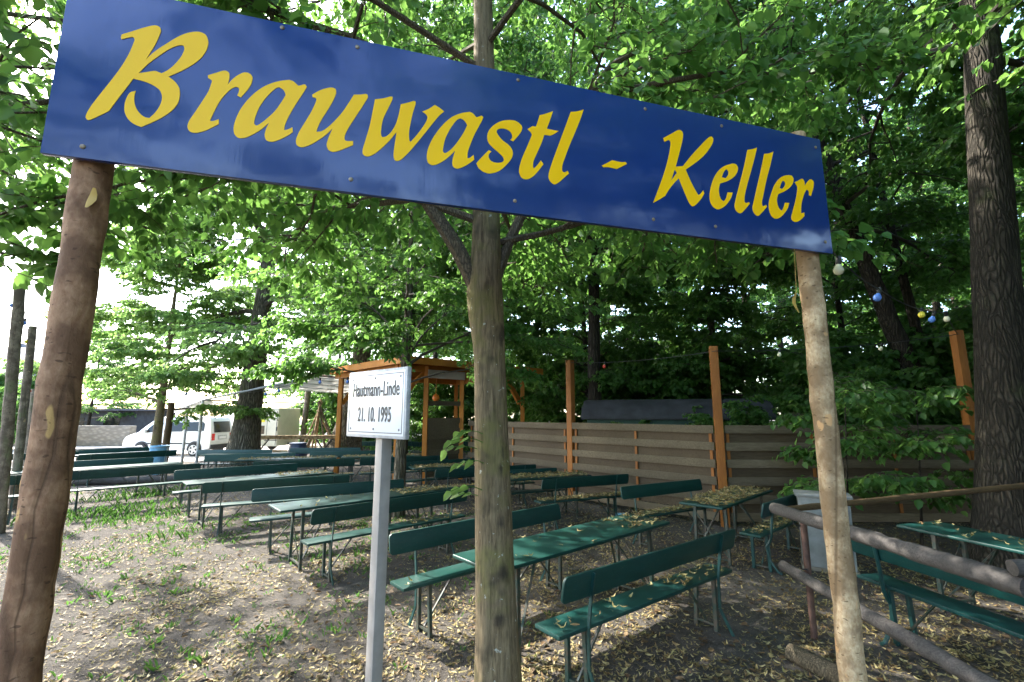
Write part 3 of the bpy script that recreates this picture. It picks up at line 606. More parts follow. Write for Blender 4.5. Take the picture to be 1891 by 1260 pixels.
for txt, z_, sx in (('Hautmann-Linde', pz + .038, .62), ('21. 10. 1995', pz - .092, .56)):
    o = link('lettering', text_mesh(txt, .106, M['ink'], sx, .0012), pl_); o.rotation_euler.x = pi / 2; o.location = (0, -.0222, z_)
    w_ = max(v.co.x for v in o.data.vertices) - min(v.co.x for v in o.data.vertices); f_ = (.43 if 'H' in txt else .305) / w_
    for v in o.data.vertices: v.co.x *= f_; 
for a in (-1, 0, 1):
    for b in (-1, 1):
        MB().lathe([(.006, 0), (.006, .002), (.002, .004)], (a * (pw / 2 - .05), -.0208, pz + b * (ph / 2 - .045)), 8, Matrix.Rotation(pi / 2, 3, 'X')).build('screw', M['ink_line'], pl_, True)
# ------------------------------------------------------------------ beer benches and tables
def round_board(mb, L, z0, z1, y0, y1, tilt, r=.035):
    """backrest board with rounded corners; local x length"""
    pts = []
    for cx, cz, a0 in ((L / 2 - r, z1 - r, 0), (-L / 2 + r, z1 - r, 90), (-L / 2 + r, z0 + r, 180), (L / 2 - r, z0 + r, 270)):
        pts += [(cx + r * cos(radians(a0 + k * 30)), cz + r * sin(radians(a0 + k * 30))) for k in range(4)]
    b = MB(); b.prism(pts, y0, y1); b.v = [(x, y - (z - z0) * tilt, z) for x, y, z in b.v]
    return mb.add(b.v, b.f)
def make_bench(L, tube=False):
    root = thing('beer_bench', 'x', 'bench')
    MB().box((0, 0, .466), (L, .255, .028)).build('seat', M['teal'], root, bevel=.006)
    bk = MB(); round_board(bk, L, .685, .865, -.16, -.137, .2); bk.build('backrest', M['teal'], root, bevel=.004)
    lx = L / 2 - .29
    for s_ in (-1, 1):
        for y in (-.1, .1):
            MB().bar((s_ * lx, y, 0), (s_ * (lx + .015), y * .9, .452), .035, .03).build('leg', M['teal_metal' if tube else 'steel'], root)
        MB().bar((s_ * lx, -.085, .05), (s_ * lx, .085, .05), .02, .02).build('foot_bar', M['steel'], root); MB().bar((s_ * (lx + .012), -.085, .437), (s_ * (lx + .012), .085, .437), .03, .028).build('top_bar', M['steel'], root)
        MB().bar((s_ * lx, 0.0, .07), (s_ * (lx - .30), 0.0, .445), .018, .014).build('brace', M['steel'], root)
        x = s_ * (lx + .02)
        if tube:
            MB().tube([(x, -.195, .80), (x, -.165, .60), (x, -.15, .44), (x, -.12, .36), (x, -.08, .3), (x, -.11, .14), (x, -.2, .02), (x, -.24, .012)], .017, 8).build('backrest_support', M['teal_metal'], root, True)
        else:
            MB().ribbon([(x, -.203, .85), (x, -.168, .685), (x, -.136, .46), (x, -.132, .2), (x, -.245, .0)], .026, .012, (1, 0, 0)).build('backrest_support', M['teal_metal'], root)
    return root
def make_table(L, Wd=.58):
    root = thing('beer_table', 'x', 'table')
    MB().box((0, 0, .755), (L, Wd, .03)).build('tabletop', M['teal'], root, bevel=.009, seg=3)
    ap = MB().box((0, 0, .728), (L - .5, .05, .024)); ap.build('spine', M['steel'], root)
    lx = L / 2 - .3
    for s_ in (-1, 1):
        for y in (-.22, .22):
            MB().bar((s_ * lx, y, 0), (s_ * lx, y * .93, .74), .034, .034).build('leg', M['steel'], root)
        MB().bar((s_ * lx, -.2, .06), (s_ * lx, .2, .06), .02, .02).build('foot_bar', M['steel'], root); MB().bar((s_ * lx, -.2, .727), (s_ * lx, .2, .727), .03, .026).build('top_bar', M['steel'], root)
        MB().bar((s_ * (lx - .01), -.2, .1), (s_ * (lx - .42), 0, .72), .02, .014).bar((s_ * (lx - .01), .2, .1), (s_ * (lx - .42), 0, .72), .02, .014).build('brace', M['steel'], root)
        MB().bar((s_ * (lx + .0185), -.2, .12), (s_ * (lx + .0185), .2, .62), .014, .01, (1, 0, 0)).build('cross_brace', M['steel'], root)
    return root
PB = {}
def bench(a, b, kind, label, L=2.25, tube=False):
    a = Vector(a); b = Vector(b); c = (a + b) / 2; d = (b - a).normalized(); k = (L, tube)
    nrm = Vector((-d.y, d.x)); ang = math.atan2(d.y, d.x)
    if kind == 'R': pos = c + nrm * .196; rz = ang
    else: pos = c - nrm * .196; rz = ang + pi
    if k not in PB:
        PB[k] = make_bench(L, tube); r = PB[k]; r.location = (pos.x, pos.y, 0); r.rotation_euler.z = rz; r['label'] = label; r['group'] = 'beer benches'
    else: r = copy_tree(PB[k], (pos.x, pos.y, 0), rz, label, 'beer benches')
    return r
def table(a, b, label, L=2.5, Wd=.58):
    """a, b: ends of the table's near long edge"""
    a = Vector(a); b = Vector(b); c = (a + b) / 2; d = (b - a).normalized(); pos = c + Vector((-d.y, d.x)) * Wd / 2; k = ('t', L)
    if k not in PB:
        PB[k] = make_table(L, Wd); r = PB[k]; r.location = (pos.x, pos.y, 0); r.rotation_euler.z = math.atan2(d.y, d.x); r['label'] = label; r['group'] = 'beer tables'
    else: r = copy_tree(PB[k], (pos.x, pos.y, 0), math.atan2(d.y, d.x), label, 'beer tables')
    return r
def side(a, b, n=0): return a, b
BEN = []; TAB = []
def B_(*a, **k): r = bench(*a, **k); BEN.append((r, k.get('L', 2.25))); return r
def T_(*a, **k): r = table(*a, **k); TAB.append((r, k.get('L', 2.5))); return r
r1 = B_((.38, 3.30), (2.13, 4.62), 'R', 'green bench nearest the viewer, backrest turned to the street, yellow bracts on seat')
t1 = T_((-.13, 3.72), (1.76, 5.36), 'nearest long teal table, partly hidden by the knotted linden trunk')
l1 = B_((-1.19, 4.39), (.62, 5.96), 'L', 'green bench on the far side of the nearest table')
r2 = B_((-2.33, 5.47), (-.60, 7.08), 'R', 'dark green bench crossing directly behind the taupe sign post')
t2 = T_((-2.86, 5.93), (-.97, 7.57), 'teal table in the second row, crossing behind the taupe sign post')
l2 = B_((-3.82, 7.0), (-1.84, 8.08), 'L', 'bench on the far side of the second row table, ending by the slim dark linden')
r3 = B_((-4.99, 7.64), (-2.93, 8.64), 'R', 'dark bench in the third row with its supports facing the patchy sunlit earth')
t3 = T_((-5.52, 8.08), (-3.65, 9.74), 'pale shining table in the third row between two dark benches')
l3 = B_((-6.66, 9.21), (-4.78, 10.71), 'L', 'bench on the far side of the shining third row table')
l1b = B_((1.62, 7.2), (3.2, 8.1), 'L', 'short bench by the fence with bracts heaped on its seat', L=1.8)
t1b = T_((2.69, 6.12), (4.1, 7.5), 'short table by the fence thickly covered with yellow bracts', L=2.0)
n1b = B_((3.07, 5.85), (4.45, 7.05), 'R', 'tube legged bench at the near side of the bract covered table by the cabinet', L=1.8, tube=True)
n2b = B_((.55, 8.02), (2.12, 8.72), 'R', 'bench with bract strewn seat behind the nearest table, parallel to the fence boards', L=1.8)
t2b = T_((-.45, 8.45), (1.55, 9.3), 'table strewn with bracts right behind the knotted trunk, before the fence', L=2.2)
f2b = B_((-.75, 9.0), (.95, 9.78), 'L', 'black looking bench under the fence, on the far side of the bract strewn table', L=1.8)
tm = T_((-2.15, 10.35), (-.15, 11.25), 'bract sprinkled table between the slim dark linden and the pavilion', L=2.2)
bm1 = B_((-2.83, 10.6), (-.9, 11.85), 'L', 'bench in front of the pavilion gate, behind the bract sprinkled table')
bm2 = B_((-1.49, 9.47), (.5, 10.35), 'R', 'bench on the near side of the bract sprinkled table, half hidden by the knotted trunk')
r4 = B_((-6.04, 11.0), (-3.9, 11.75), 'R', 'fourth row bench with its back to the street, left of the taupe post')
r4b = B_((-3.75, 11.8), (-1.75, 12.6), 'R', 'fourth row bench with its back to the street, between taupe post and slim dark linden')
t4 = T_((-7.2, 12.2), (-4.8, 12.9), 'fourth row table with white sunlit top before the cream trailer')
t4b = T_((-4.7, 12.95), (-2.3, 13.65), 'fourth row table littered with bracts before the flared trunk')
l4 = B_((-8.3, 12.75), (-6.15, 13.4), 'L', 'bench on the far side of the white sunlit table')
l4b = B_((-5.9, 13.75), (-3.75, 14.4), 'L', 'bench on the far side of the littered fourth row table')
l5 = B_((-9.65, 14.5), (-7.45, 14.6), 'L', 'rearmost bench straight in front of the thick furrowed trunk')
t5 = T_((-9.2, 13.85), (-6.8, 14.0), 'rear table in front of the thick furrowed trunk')
l5b = B_((-7.2, 15.3), (-5.0, 15.5), 'L', 'rearmost bench in front of the bundled poles')
m1 = B_((-8.62, 9.12), (-7.0, 10.55), 'R', 'bench on the weedy grass, back to the street, right of the thick brown pole')
m0 = B_((-10.4, 7.25), (-8.78, 8.75), 'R', 'bench at the very edge of the garden, left of the thick brown pole')
mt1 = T_((-9.75, 9.75), (-8.05, 11.55), 'white shining table behind the bench on the weedy grass')
mt0 = T_((-11.7, 7.9), (-9.95, 9.65), 'white shining table at the edge of the garden, left of the thick brown pole')
ml = B_((-10.85, 10.6), (-9.2, 12.1), 'L', 'bench on the far side of the shining table over the weedy grass')
ml0 = B_((-12.6, 8.6), (-11.0, 10.2), 'L', 'bench on the far side of the shining table at the edge of the garden')
fr = B_((-11.75, 12.75), (-10.3, 14.5), 'R', 'bench behind the lying log with its back to the street')
ft = T_((-12.7, 13.4), (-11.05, 15.3), 'table behind the lying log')
fl = B_((-13.6, 14.2), (-12.1, 15.9), 'L', 'bench on the far side of the table behind the lying log')
fr2 = B_((-14.4, 12.4), (-12.9, 14.0), 'R', 'bench seen between the two leaning string light poles')
dk = T_((-15.6, 15.9), (-13.7, 17.2), 'dark blue folded table standing apart before the stone wall')
for ch in dk.children:
    if ch.name.startswith('tabletop'): ch.data = ch.data.copy(); ch.data.materials[0] = M['darkblue']
pb1 = B_((-5.9, 18.9), (-3.95, 18.95), 'R', 'black bench under the pavilion roof, left of its gate post')
pb2 = B_((-3.75, 18.4), (-1.8, 18.7), 'R', 'black bench under the pavilion roof, nearer to the gate panel')
gb = B_((3.32, 4.36), (3.62, 2.3), 'R', 'blue green bench with bent tube legs behind the grey log railing', L=2.1, tube=True)
gb.location = (3.53, 3.55, 0); gb.rotation_euler.z = radians(-79)
gt = T_((4.42, 5.35), (4.72, 3.4), 'blue green table with a few yellow leaves in the dark corner', L=2.0)
gt.location = (4.72, 4.35, 0); gt.rotation_euler.z = radians(-74)
# ------------------------------------------------------------------ board fence with tall orange posts
fence = thing('board_fence', 'long weathered board fence with tall orange glazed posts', 'fence')
FP = [(-1.3, 14.0), (1.38, 10.9), (3.76, 8.5), (8.35, 8.5), (13, 8.2)]
FH = [0, 3.22, 3.2, 3.5, 3.3]
for i, (x, y) in enumerate(FP):
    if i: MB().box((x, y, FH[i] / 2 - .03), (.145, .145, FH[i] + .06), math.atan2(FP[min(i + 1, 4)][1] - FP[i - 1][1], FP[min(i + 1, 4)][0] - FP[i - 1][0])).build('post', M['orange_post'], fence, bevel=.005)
for (x0, y0), (x1, y1) in zip(FP[:-1], FP[1:]):
    a = Vector((x0, y0, 0)); b = Vector((x1, y1, 0)); d = (b - a).normalized(); n_ = Vector((d.y, -d.x, 0)) * (1 if d.y < 0 else 1)
    if n_.y > 0: n_ = -n_
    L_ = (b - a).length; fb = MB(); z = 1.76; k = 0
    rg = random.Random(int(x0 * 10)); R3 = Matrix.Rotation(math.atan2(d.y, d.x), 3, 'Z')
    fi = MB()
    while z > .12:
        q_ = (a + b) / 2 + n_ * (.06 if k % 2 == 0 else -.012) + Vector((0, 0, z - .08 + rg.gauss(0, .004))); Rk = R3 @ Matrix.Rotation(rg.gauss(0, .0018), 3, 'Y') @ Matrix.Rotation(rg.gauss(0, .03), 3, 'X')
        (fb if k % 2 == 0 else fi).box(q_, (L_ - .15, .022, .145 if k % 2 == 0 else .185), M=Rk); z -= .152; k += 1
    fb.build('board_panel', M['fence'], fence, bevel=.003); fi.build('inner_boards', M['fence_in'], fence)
    for f in ((.045, .5, .955) if L_ < 4.3 else (.03, .36, .68, .97)):
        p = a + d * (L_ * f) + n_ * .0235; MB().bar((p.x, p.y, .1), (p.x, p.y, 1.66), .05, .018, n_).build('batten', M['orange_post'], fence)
# ------------------------------------------------------------------ timber pavilion
pav = thing('timber_pavilion', 'orange timber pavilion with low roof and curved braces', 'pavilion')
Fc = Vector((-2.9, 12.5, 0)); e1 = Vector((-.69, .73, 0)).normalized(); e2 = Vector((.72, .69, 0)).normalized(); RL, RW = 5.0, 5.4
def pv(a, b, z): return Fc + e1 * a + e2 * b + Vector((0, 0, z))
ZE = 3.52
rf = MB(); rf.add([pv(-.1, -.1, ZE), pv(RL, -.1, ZE), pv(RL, RW, ZE), pv(-.1, RW, ZE), pv(RL / 2, 1.2, ZE + .22), pv(RL / 2, RW - 1.2, ZE + .22)], [(0, 1, 4), (1, 2, 5, 4), (2, 3, 5), (3, 0, 4, 5), (3, 2, 1, 0)])
rf.build('roof', M['roofdark'], pav)
for p, q in ((pv(-.12, -.12, ZE - .1), pv(RL, -.12, ZE - .1)), (pv(-.12, -.12, ZE - .1), pv(-.12, RW, ZE - .1)), (pv(RL, -.12, ZE - .1), pv(RL, RW, ZE - .1))):
    MB().bar(p, q, .045, .2).build('fascia', M['orange'], pav)
rb = MB()
for k in range(9): rb.bar(pv(.1 + k * .58, 0, ZE - .09), pv(.1 + k * .58, RW - .1, ZE - .09), .07, .14)
rb.build('rafters', M['orange'], pav)
for a, b in ((.5, .0), (RL - .6, .0), (.5, 4.9), (RL - .6, 4.9)):
    MB().bar(pv(a, b + .1, 0), pv(a, b + .1, ZE - .17), .14, .14).build('post', M['orange'], pav, bevel=.004)
for p, q in ((pv(.5, 0, ZE - .27), pv(.5, RW - .1, ZE - .27)), (pv(RL - .6, 0, ZE - .27), pv(RL - .6, RW - .1, ZE - .27)), (pv(.2, .1, ZE - .27), pv(RL - .2, .1, ZE - .27)), (pv(.2, 5, ZE - .27), pv(RL - .2, 5, ZE - .27))):
    MB().bar(p, q, .13, .18).build('beam', M['orange'], pav)
def brace(p, q, sag):
    pts = [Vector(p).lerp(Vector(q), t_ / 6) + Vector((0, 0, -sag * sin(pi * t_ / 6) * -1)) for t_ in range(7)]
    MB().ribbon(pts, .09, .12).build('brace', M['orange'], pav)
brace(pv(.5, .18, 2.3), pv(.5, 1.0, 3.2), .1); brace(pv(.58, .1, 2.3), pv(1.4, .1, 3.2), .1); brace(pv(.5, 4.85, 2.3), pv(.5, 4.0, 3.2), .1); brace(pv(RL - .6, .18, 2.3), pv(RL - .6, 1.0, 3.2), .1); brace(pv(.58, 5, 2.3), pv(1.4, 5, 3.2), .1)
for b in (.97, 2.28): MB().bar(pv(.45, b, 0), pv(.45, b, ZE - .17), .13, .13).build('gate_post', M['orange'], pav)
MB().bar(pv(.45, 1.04, 2.27), pv(.45, 2.21, 2.27), .05, .13).build('crossbar', M['fence'], pav)
gp = MB()
for k in range(11): gp.bar(pv(.45 + (.02 if k % 2 else -.01), 1.04, .24 + k * .152), pv(.45 + (.02 if k % 2 else -.01), 2.21, .24 + k * .152), .022, .16)
gp.build('gate_panel', M['fence'], pav)
MB().bar(pv(.34, .95, 3.12), pv(.34, 2.3, 3.12), .025, .24).build('white_sign_board', M['cloth'], pav)
lo = MB().lathe([(.001, -.11), (.06, -.095), (.1, -.04), (.105, 0), (.09, .06), (.05, .1), (.02, .115)], (0, 0, 0), 14).tube([(0, 0, .11), (0, 0, .95)], .006, 5).build('globe_lamp', M['bulb_o'], None, True); p = pv(.5, 1.35, 2.43); lo.location = p
tag(lo, 'orange globe lamp hanging under the pavilion roof', 'lamp')
# ------------------------------------------------------------------ dark site wagon behind the fence
wg = thing('site_wagon', 'dark wagon with rounded felt roof behind the fence', 'wagon', (4.6, 13.4, 0), radians(-17))
MB().box((0, 0, 1.18), (4.6, 2.0, 1.3)).build('body', M['greenwall'], wg, bevel=.02)
pts = [(-1.1, 1.80), (-1.1, 1.86), (-.9, 2.12), (-.5, 2.32), (0, 2.38), (.5, 2.32), (.9, 2.12), (1.1, 1.86), (1.1, 1.80)]
b = MB(); b.prism(pts, -2.45, 2.45); b.v = [(y, x, z) for x, y, z in b.v]; b.build('roof', M['roofdark'], wg, bevel=.02)
for sx in (-1.5, 1.5):
    for sy in (-1, 1): MB().lathe([(.05, -.07), (.29, -.07), (.31, 0), (.29, .07), (.05, .07)], (sx, sy * .9, .3), 18, Matrix.Rotation(pi / 2, 3, 'X')).build('wheel', M['tyre'], wg, True)
MB().box((0, -1.004, 1.35), (1.2, .012, .5)).build('window', M['glass'], wg)
# ------------------------------------------------------------------ white van
van = thing('white_van', 'white van parked with its rear to the thick furrowed trunk', 'van', (-14.15, 22.9, 0), pi); van.scale = (.93, 1, 1)   # local +x = nose
prof = [(.02, .36), (0, .7), (.02, 1.0), (.07, 1.35), (.14, 1.66), (.24, 1.79), (.5, 1.835), (1.5, 1.85), (2.5, 1.82), (2.95, 1.73), (3.4, 1.38), (3.72, 1.1), (4.0, 1.02), (4.3, .9), (4.42, .72), (4.44, .45), (4.38, .3), (3.9, .26), (.4, .26)]
def vw(z): return .895 if z < 1.0 else .895 - (z - 1.0) * .17
vb = MB(); n = len(prof); secs = []
for s_, ins in ((-1, .0), (-1, .05), (1, .05), (1, 0.)):
    cxm, czm = 2.2, 1.0
    k_ = .985 if ins == 0 else 1.0
    secs.append([(cxm + (x - cxm) * k_, s_ * (vw(z) - ins * 0 - (0 if ins else 0) + (0 if ins == 0 else -.035)), czm + (z - czm) * k_) for x, z in prof])
vs = [p for s_ in secs for p in s_]
fs = [(i * n + j, i * n + (j + 1) % n, (i + 1) * n + (j + 1) % n, (i + 1) * n + j) for i in range(3) for j in range(n)] + [tuple(range(n)), tuple(range(4 * n - 1, 3 * n - 1, -1))]
vb.add(vs, fs).build('body', M['white'], van, bevel=.03)
def side_quad(name, pts, mat, s_, off=.006):
    mb = MB(); o = [(x, s_ * (vw(z) + off), z) for x, z in pts]; i_ = [(x, s_ * (vw(z) - .02), z) for x, z in pts]; m_ = len(pts)
    mb.add(o + i_, [tuple(range(m_)), tuple(range(2 * m_ - 1, m_ - 1, -1))] + [(k, (k + 1) % m_, m_ + (k + 1) % m_, m_ + k) for k in range(m_)]); return mb.build(name, mat, van)
for s_ in (-1, 1):
    side_quad('side_window', [(.42, 1.17), (1.42, 1.15), (1.42, 1.57), (.55, 1.60), (.42, 1.5)], M['glass'], s_)
    side_quad('side_window', [(1.5, 1.15), (2.42, 1.13), (2.38, 1.55), (1.5, 1.57)], M['glass'], s_)
    side_quad('door_window', [(2.52, 1.12), (3.32, 1.1), (3.22, 1.3), (2.95, 1.52), (2.52, 1.55)], M['glass'], s_)
    side_quad('side_moulding', [(.95, .56), (3.3, .56), (3.3, .62), (.95, .62)], M['black'], s_)
    for wx in (.78, 3.46):
        side_quad('wheel_arch', [(wx + .38 * cos(radians(a)), .32 + .38 * sin(radians(a))) for a in range(-8, 190, 12)], M['black'], s_, .004)
        Mx = Matrix.Rotation(pi / 2, 3, 'X'); w = MB().lathe([(.12, -.1), (.29, -.1), (.315, -.06), (.315, .06), (.29, .1), (.12, .1)], (wx, s_ * .86, .315), 28, Mx).build('wheel', M['tyre'], van, True)
        rm = MB().lathe([(.001, -.012), (.05, -.012), (.05, .012), (.001, .012)], (wx, s_ * .966, .315), 14, Mx)
        for k in range(5):
            a = k * 2 * pi / 5; rm.bar((wx + .03 * cos(a), s_ * .966, .315 + .03 * sin(a)), (wx + .2 * cos(a), s_ * .966, .315 + .2 * sin(a)), .02, .075, (0, 1, 0) if 0 else (-sin(a), 0, cos(a)))
        for k in range(20):
            a, b2 = k * 2 * pi / 20, (k + 1) * 2 * pi / 20; rm.bar((wx + .2 * cos(a), s_ * .966, .315 + .2 * sin(a)), (wx + .2 * cos(b2), s_ * .966, .315 + .2 * sin(b2)), .025, .03, (0, 1, 0))
        rm.build('rim', M['alloy'], w)
def rear_quad(name, y0, y1, z0, z1, mat, off=.012, th=.03):
    def xr(z): return .0 if z < 1.0 else (z - 1.0) * .19
    mb = MB(); o = [(xr(z) - off, y, z) for y, z in ((y0, z0), (y1, z0), (y1, z1), (y0, z1))]; i_ = [(x + th, y, z) for x, y, z in o]
    mb.add(o + i_, [(0, 1, 2, 3), (7, 6, 5, 4), (0, 4, 5, 1), (1, 5, 6, 2), (2, 6, 7, 3), (3, 7, 4, 0)]); return mb.build(name, mat, van, bevel=.008)
rear_quad('rear_window', -.62, .62, 1.08, 1.6, M['glass']); rear_quad('bumper', -.86, .86, .32, .52, M['black'], .05, .1)
rear_quad('number_plate', -.26, .26, .78, .89, M['enamel'], .016); rear_quad('plate_recess', -.34, .34, .74, .95, M['enamel_edge'], .010, .02)
for s_ in (-1, 1): rear_quad('tail_light', s_ * .70 - .11, s_ * .70 + .11, .72, 1.04, M['redlamp'], .014)
MB().box((3.3, .98, 1.14), (.12, .16, .2)).build('mirror', M['white'], van, bevel=.03); MB().box((3.3, -.98, 1.14), (.12, .16, .2)).build('mirror', M['white'], van, bevel=.03)
# ------------------------------------------------------------------ cream trailer
tr = thing('market_trailer', 'cream box trailer half hidden by the thick furrowed trunk', 'trailer', (-13.4, 25.2, 0), radians(-6))
MB().box((0, 0, 1.3), (2.9, 2.0, 1.95)).build('body', M['cream'], tr, bevel=.03)
MB().box((1.12, -1.006, 1.25), (.5, .014, 1.7)).build('door', M['cream'], tr); MB().box((1.38, -1.008, 1.25), (.02, .018, 1.7)).box((.86, -1.008, 1.25), (.02, .018, 1.7)).box((1.1, -1.008, .62), (.7, .018, .03)).build('trim', M['black'], tr)
MB().box((1.4, -1.0, 1.2), (.06, .06, .2)).build('latch', M['black'], tr)
for pz_, c_ in ((1.75, 'leaf_dark'), (1.15, 'fence')): MB().box((.55, -1.006, pz_), (.35, .014, .42)).build('picture_panel', M[c_] if c_ == 'fence' else M['bulb_y'], tr)
for sy in (-1, 1): MB().lathe([(.05, -.08), (.28, -.08), (.3, 0), (.28, .08), (.05, .08)], (0, sy * .88, .3), 18, Matrix.Rotation(pi / 2, 3, 'X')).build('wheel', M['tyre'], tr, True)
MB().bar((1.4, 0, .42), (2.4, 0, .42), .08, .08).bar((2.2, 0, 0), (2.2, 0, .45), .05, .05).build('drawbar', M['black'], tr)
# ------------------------------------------------------------------ party tent
tent = thing('party_tent', 'white party tent on grey pipes between the van and the pavilion', 'tent')
G0, G1, G2 = Vector((-11.15, 16.7, 2.45)), Vector((-6.5, 15.5, 3.24)), Vector((-2.9, 14.9, 2.3))
bk = Vector((1.6, 4.6, 0))
MB().tube([G0, G1], .035, 8).build('gable_pipe', M['greypipe'], tent, True); MB().tube([G0, G0 + bk], .03, 8).build('side_pipe', M['greypipe'], tent, True); MB().tube([G1, G1 + bk], .03, 8).build('ridge_pipe', M['greypipe'], tent, True)
def cloth_quad(a, b, c, d, nu=8, nv=6, sag=.07, name='roof_cloth'):
    mb = MB(); vs = []
    for i in range(nu + 1):
        for j in range(nv + 1):
            p = a.lerp(b, i / nu).lerp(d.lerp(c, i / nu), j / nv); vs.append(p + Vector((0, 0, .045 - sag * sin(pi * ((i / nu * 4) % 1)) * sin(pi * j / nv))))
    fs = [(i * (nv + 1) + j, (i + 1) * (nv + 1) + j, (i + 1) * (nv + 1) + j + 1, i * (nv + 1) + j + 1) for i in range(nu) for j in range(nv)]
    mb.add(vs, fs); return mb.build(name, M['cloth'], tent, True)
cloth_quad(G0.lerp(G1, .48), G1, G1 + bk, G0.lerp(G1, .48) + bk, 8)
S0 = Vector((-14.4, 19.5, 2.0)); cloth_quad(S0, G0, G0 + Vector((-1.5, 3.5, -.1)), S0 + Vector((-1.5, 3.5, -.1)), 6, 4)
rp = MB()
for f in (.5, .62, .74, .87): rp.tube([G0.lerp(G1, f), G0.lerp(G1, f) + bk], .014, 6)
rp.build('rafter_pipe', M['greypipe'], tent, True)
MB().tube([G0, S0], .03, 8).build('eave_pipe', M['greypipe'], tent, True)
for p in (G0, G0.lerp(S0, .4), S0, G1 + bk, G0.lerp(G1, .48) + bk):
    MB().tube([(p.x, p.y, 0), p], .05, 8).lathe([(.12, 0), (.12, .012), (.05, .014)], (p.x, p.y, 0), 10).build('leg', M['greypipe'], tent, True)
# ------------------------------------------------------------------ bundled poles, rail, barrel
wig = thing('pole_bundle', 'tipi shaped bundle of rough poles standing behind the rear benches', 'poles', (-8.5, 20.5, 0))
rg = random.Random(5)
for k in range(9):
    a = k * 2 * pi / 9 + rg.uniform(-.2, .2); r_ = rg.uniform(.7, 1.15); MB().tube([(r_ * cos(a), r_ * sin(a), 0), (-.1 * cos(a), -.1 * sin(a), rg.uniform(2.1, 2.6))], rg.uniform(.03, .05), 6).build('pole', M['pole_r' if k % 2 else 'pole_far'], wig, True)
pk = thing('pole_rack', 'low rack of stacked poles in front of the bundled poles', 'rack', (-9.0, 19.2, 0))
for x in (-1.3, 1.3): MB().bar((x - .35, 0, 0), (x + .35, 0, .95), .05, .05).bar((x + .35, .06, 0), (x - .35, .06, .95), .05, .05).build('trestle', M['railwood'], pk)
for k, z in enumerate((.98, 1.06)): MB().tube([(-1.9, .03 + .05 * k, z - .02), (1.9, .03, z)], .045, 7).build('rail', M['pole_r'], pk, True)
br = MB().lathe([(.3, 0), (.34, .25), (.34, .6), (.3, .82), (.315, .83), (.315, .87), (.27, .88)], (0, 0, 0), 20).build('barrel', M['darkblue'], None, True); br.location = (-8.15, 17.9, 0); tag(br, 'dark blue barrel standing before the bundled poles', 'barrel')
bn = thing('waste_bin', 'light blue bag holder by the airy young linden', 'bin', (-11.4, 15.2, 0)); MB().lathe([(.2, .05), (.24, .3), (.25, .85), (.29, .93), (.28, .95), (.2, .9)], (0, 0, 0), 16).build('bag', M['blueplastic'], bn, True)
MB().tube([(.27 * cos(k * pi / 8), .27 * sin(k * pi / 8), .9) for k in range(17)], .012, 5).bar((.27, 0, 0), (.27, 0, .92), .03, .03).bar((-.27, 0, 0), (-.27, 0, .92), .03, .03).build('stand', M['greypipe'], bn)
o = pole_pts((-11.95, 16.2, 0), (-11.9, 16.2, 2.35), .11, .1, 21, 16, 12, mat=M['brownlog'], name='timber_post'); tag(o, 'stout brown timber post right beside the airy young linden', 'post')
o = pole_pts((-11.4, 25.5, -.02), (-11.3, 25.6, 3.6), .16, .14, 22, 16, 12, mat=M['pole_far'], name='dead_trunk'); tag(o, 'bare straight trunk between the cream trailer and the bundled poles', 'trunk')
# lying log
o = pole_pts((-13.9, 12.75, .1), (-8.5, 14.0, .1), .115, .095, 31, 30, 14, mat=M['railwood'], name='log'); tag(o, 'long debarked log lying on the ground behind the benches', 'log')
# ------------------------------------------------------------------ string light poles on the street side
def rough_pole(label, p, q, r, seed): o = pole_pts(p, q, r * 1.1, r, seed, 26, 14, mat=M['pole_far'], name='timber_pole'); tag(o, label, 'pole', 'string light poles'); return o
rough_pole('tallest leaning pole left of the thick brown post, carrying string lights', (-8.5, 8, 0), (-8.86, 8, 4.4), .078, 41)
rough_pole('slightly shorter leaning pole with blue bulbs, beside the tallest one', (-10.4, 10, 0), (-10.62, 10, 3.87), .072, 42)
rough_pole('shortest thin pole seen between the leaning poles and the thick brown post', (-14.35, 14, 0), (-14.5, 14, 2.7), .075, 43)
def string_light(label, pts, cols, drop=.05, size=1.0):
    root = thing('string_light', label, 'string lights'); P = []
    for a, b in zip(pts[:-1], pts[1:]):
        a = Vector(a); b = Vector(b); L_ = (b - a).length
        P += [a.lerp(b, t_ / 8) - Vector((0, 0, L_ * .02 * 4 * (t_ / 8) * (1 - t_ / 8))) for t_ in range(8)]
    P.append(Vector(pts[-1])); MB().tube(P, .006, 5).build('cable', M['black'], root, True)
    rg_ = random.Random(len(label))
    for f, c_ in cols:
        p, d = at(P, f); Mx = Matrix.Rotation(rg_.uniform(-.5, .5), 3, 'X') @ Matrix.Rotation(rg_.uniform(-.5, .5), 3, 'Y'); k = size
        o = MB().lathe([(.013 * k, -.005), (.016 * k, -.05 * k), (.02 * k, -.06 * k), (.034 * k, -.085 * k), (.036 * k, -.105 * k), (.028 * k, -.125 * k), (.01 * k, -.136 * k)], (0, 0, 0), 12, Mx).build('bulb', M['bulb_' + c_], root, True); o.location = p
        s_ = MB().lathe([(.02 * k, .012), (.021 * k, -.05 * k), (.017 * k, -.056 * k)], (0, 0, 0), 10, Mx).build('socket', M['black'], o, True)
    return root
string_light('coloured bulbs strung upwards from the tallest leaning pole', [(-8.84, 7.98, 3.9), (-8.83, 7.98, 4.3), (-6.25, 5.9, 4.75), (-3.95, 3.0, 4.4)], ((.04, 'b'), (.1, 'w'), (.2, 'b'), (.33, 'w'), (.45, 'w'), (.56, 'b'), (.8, 'y')))
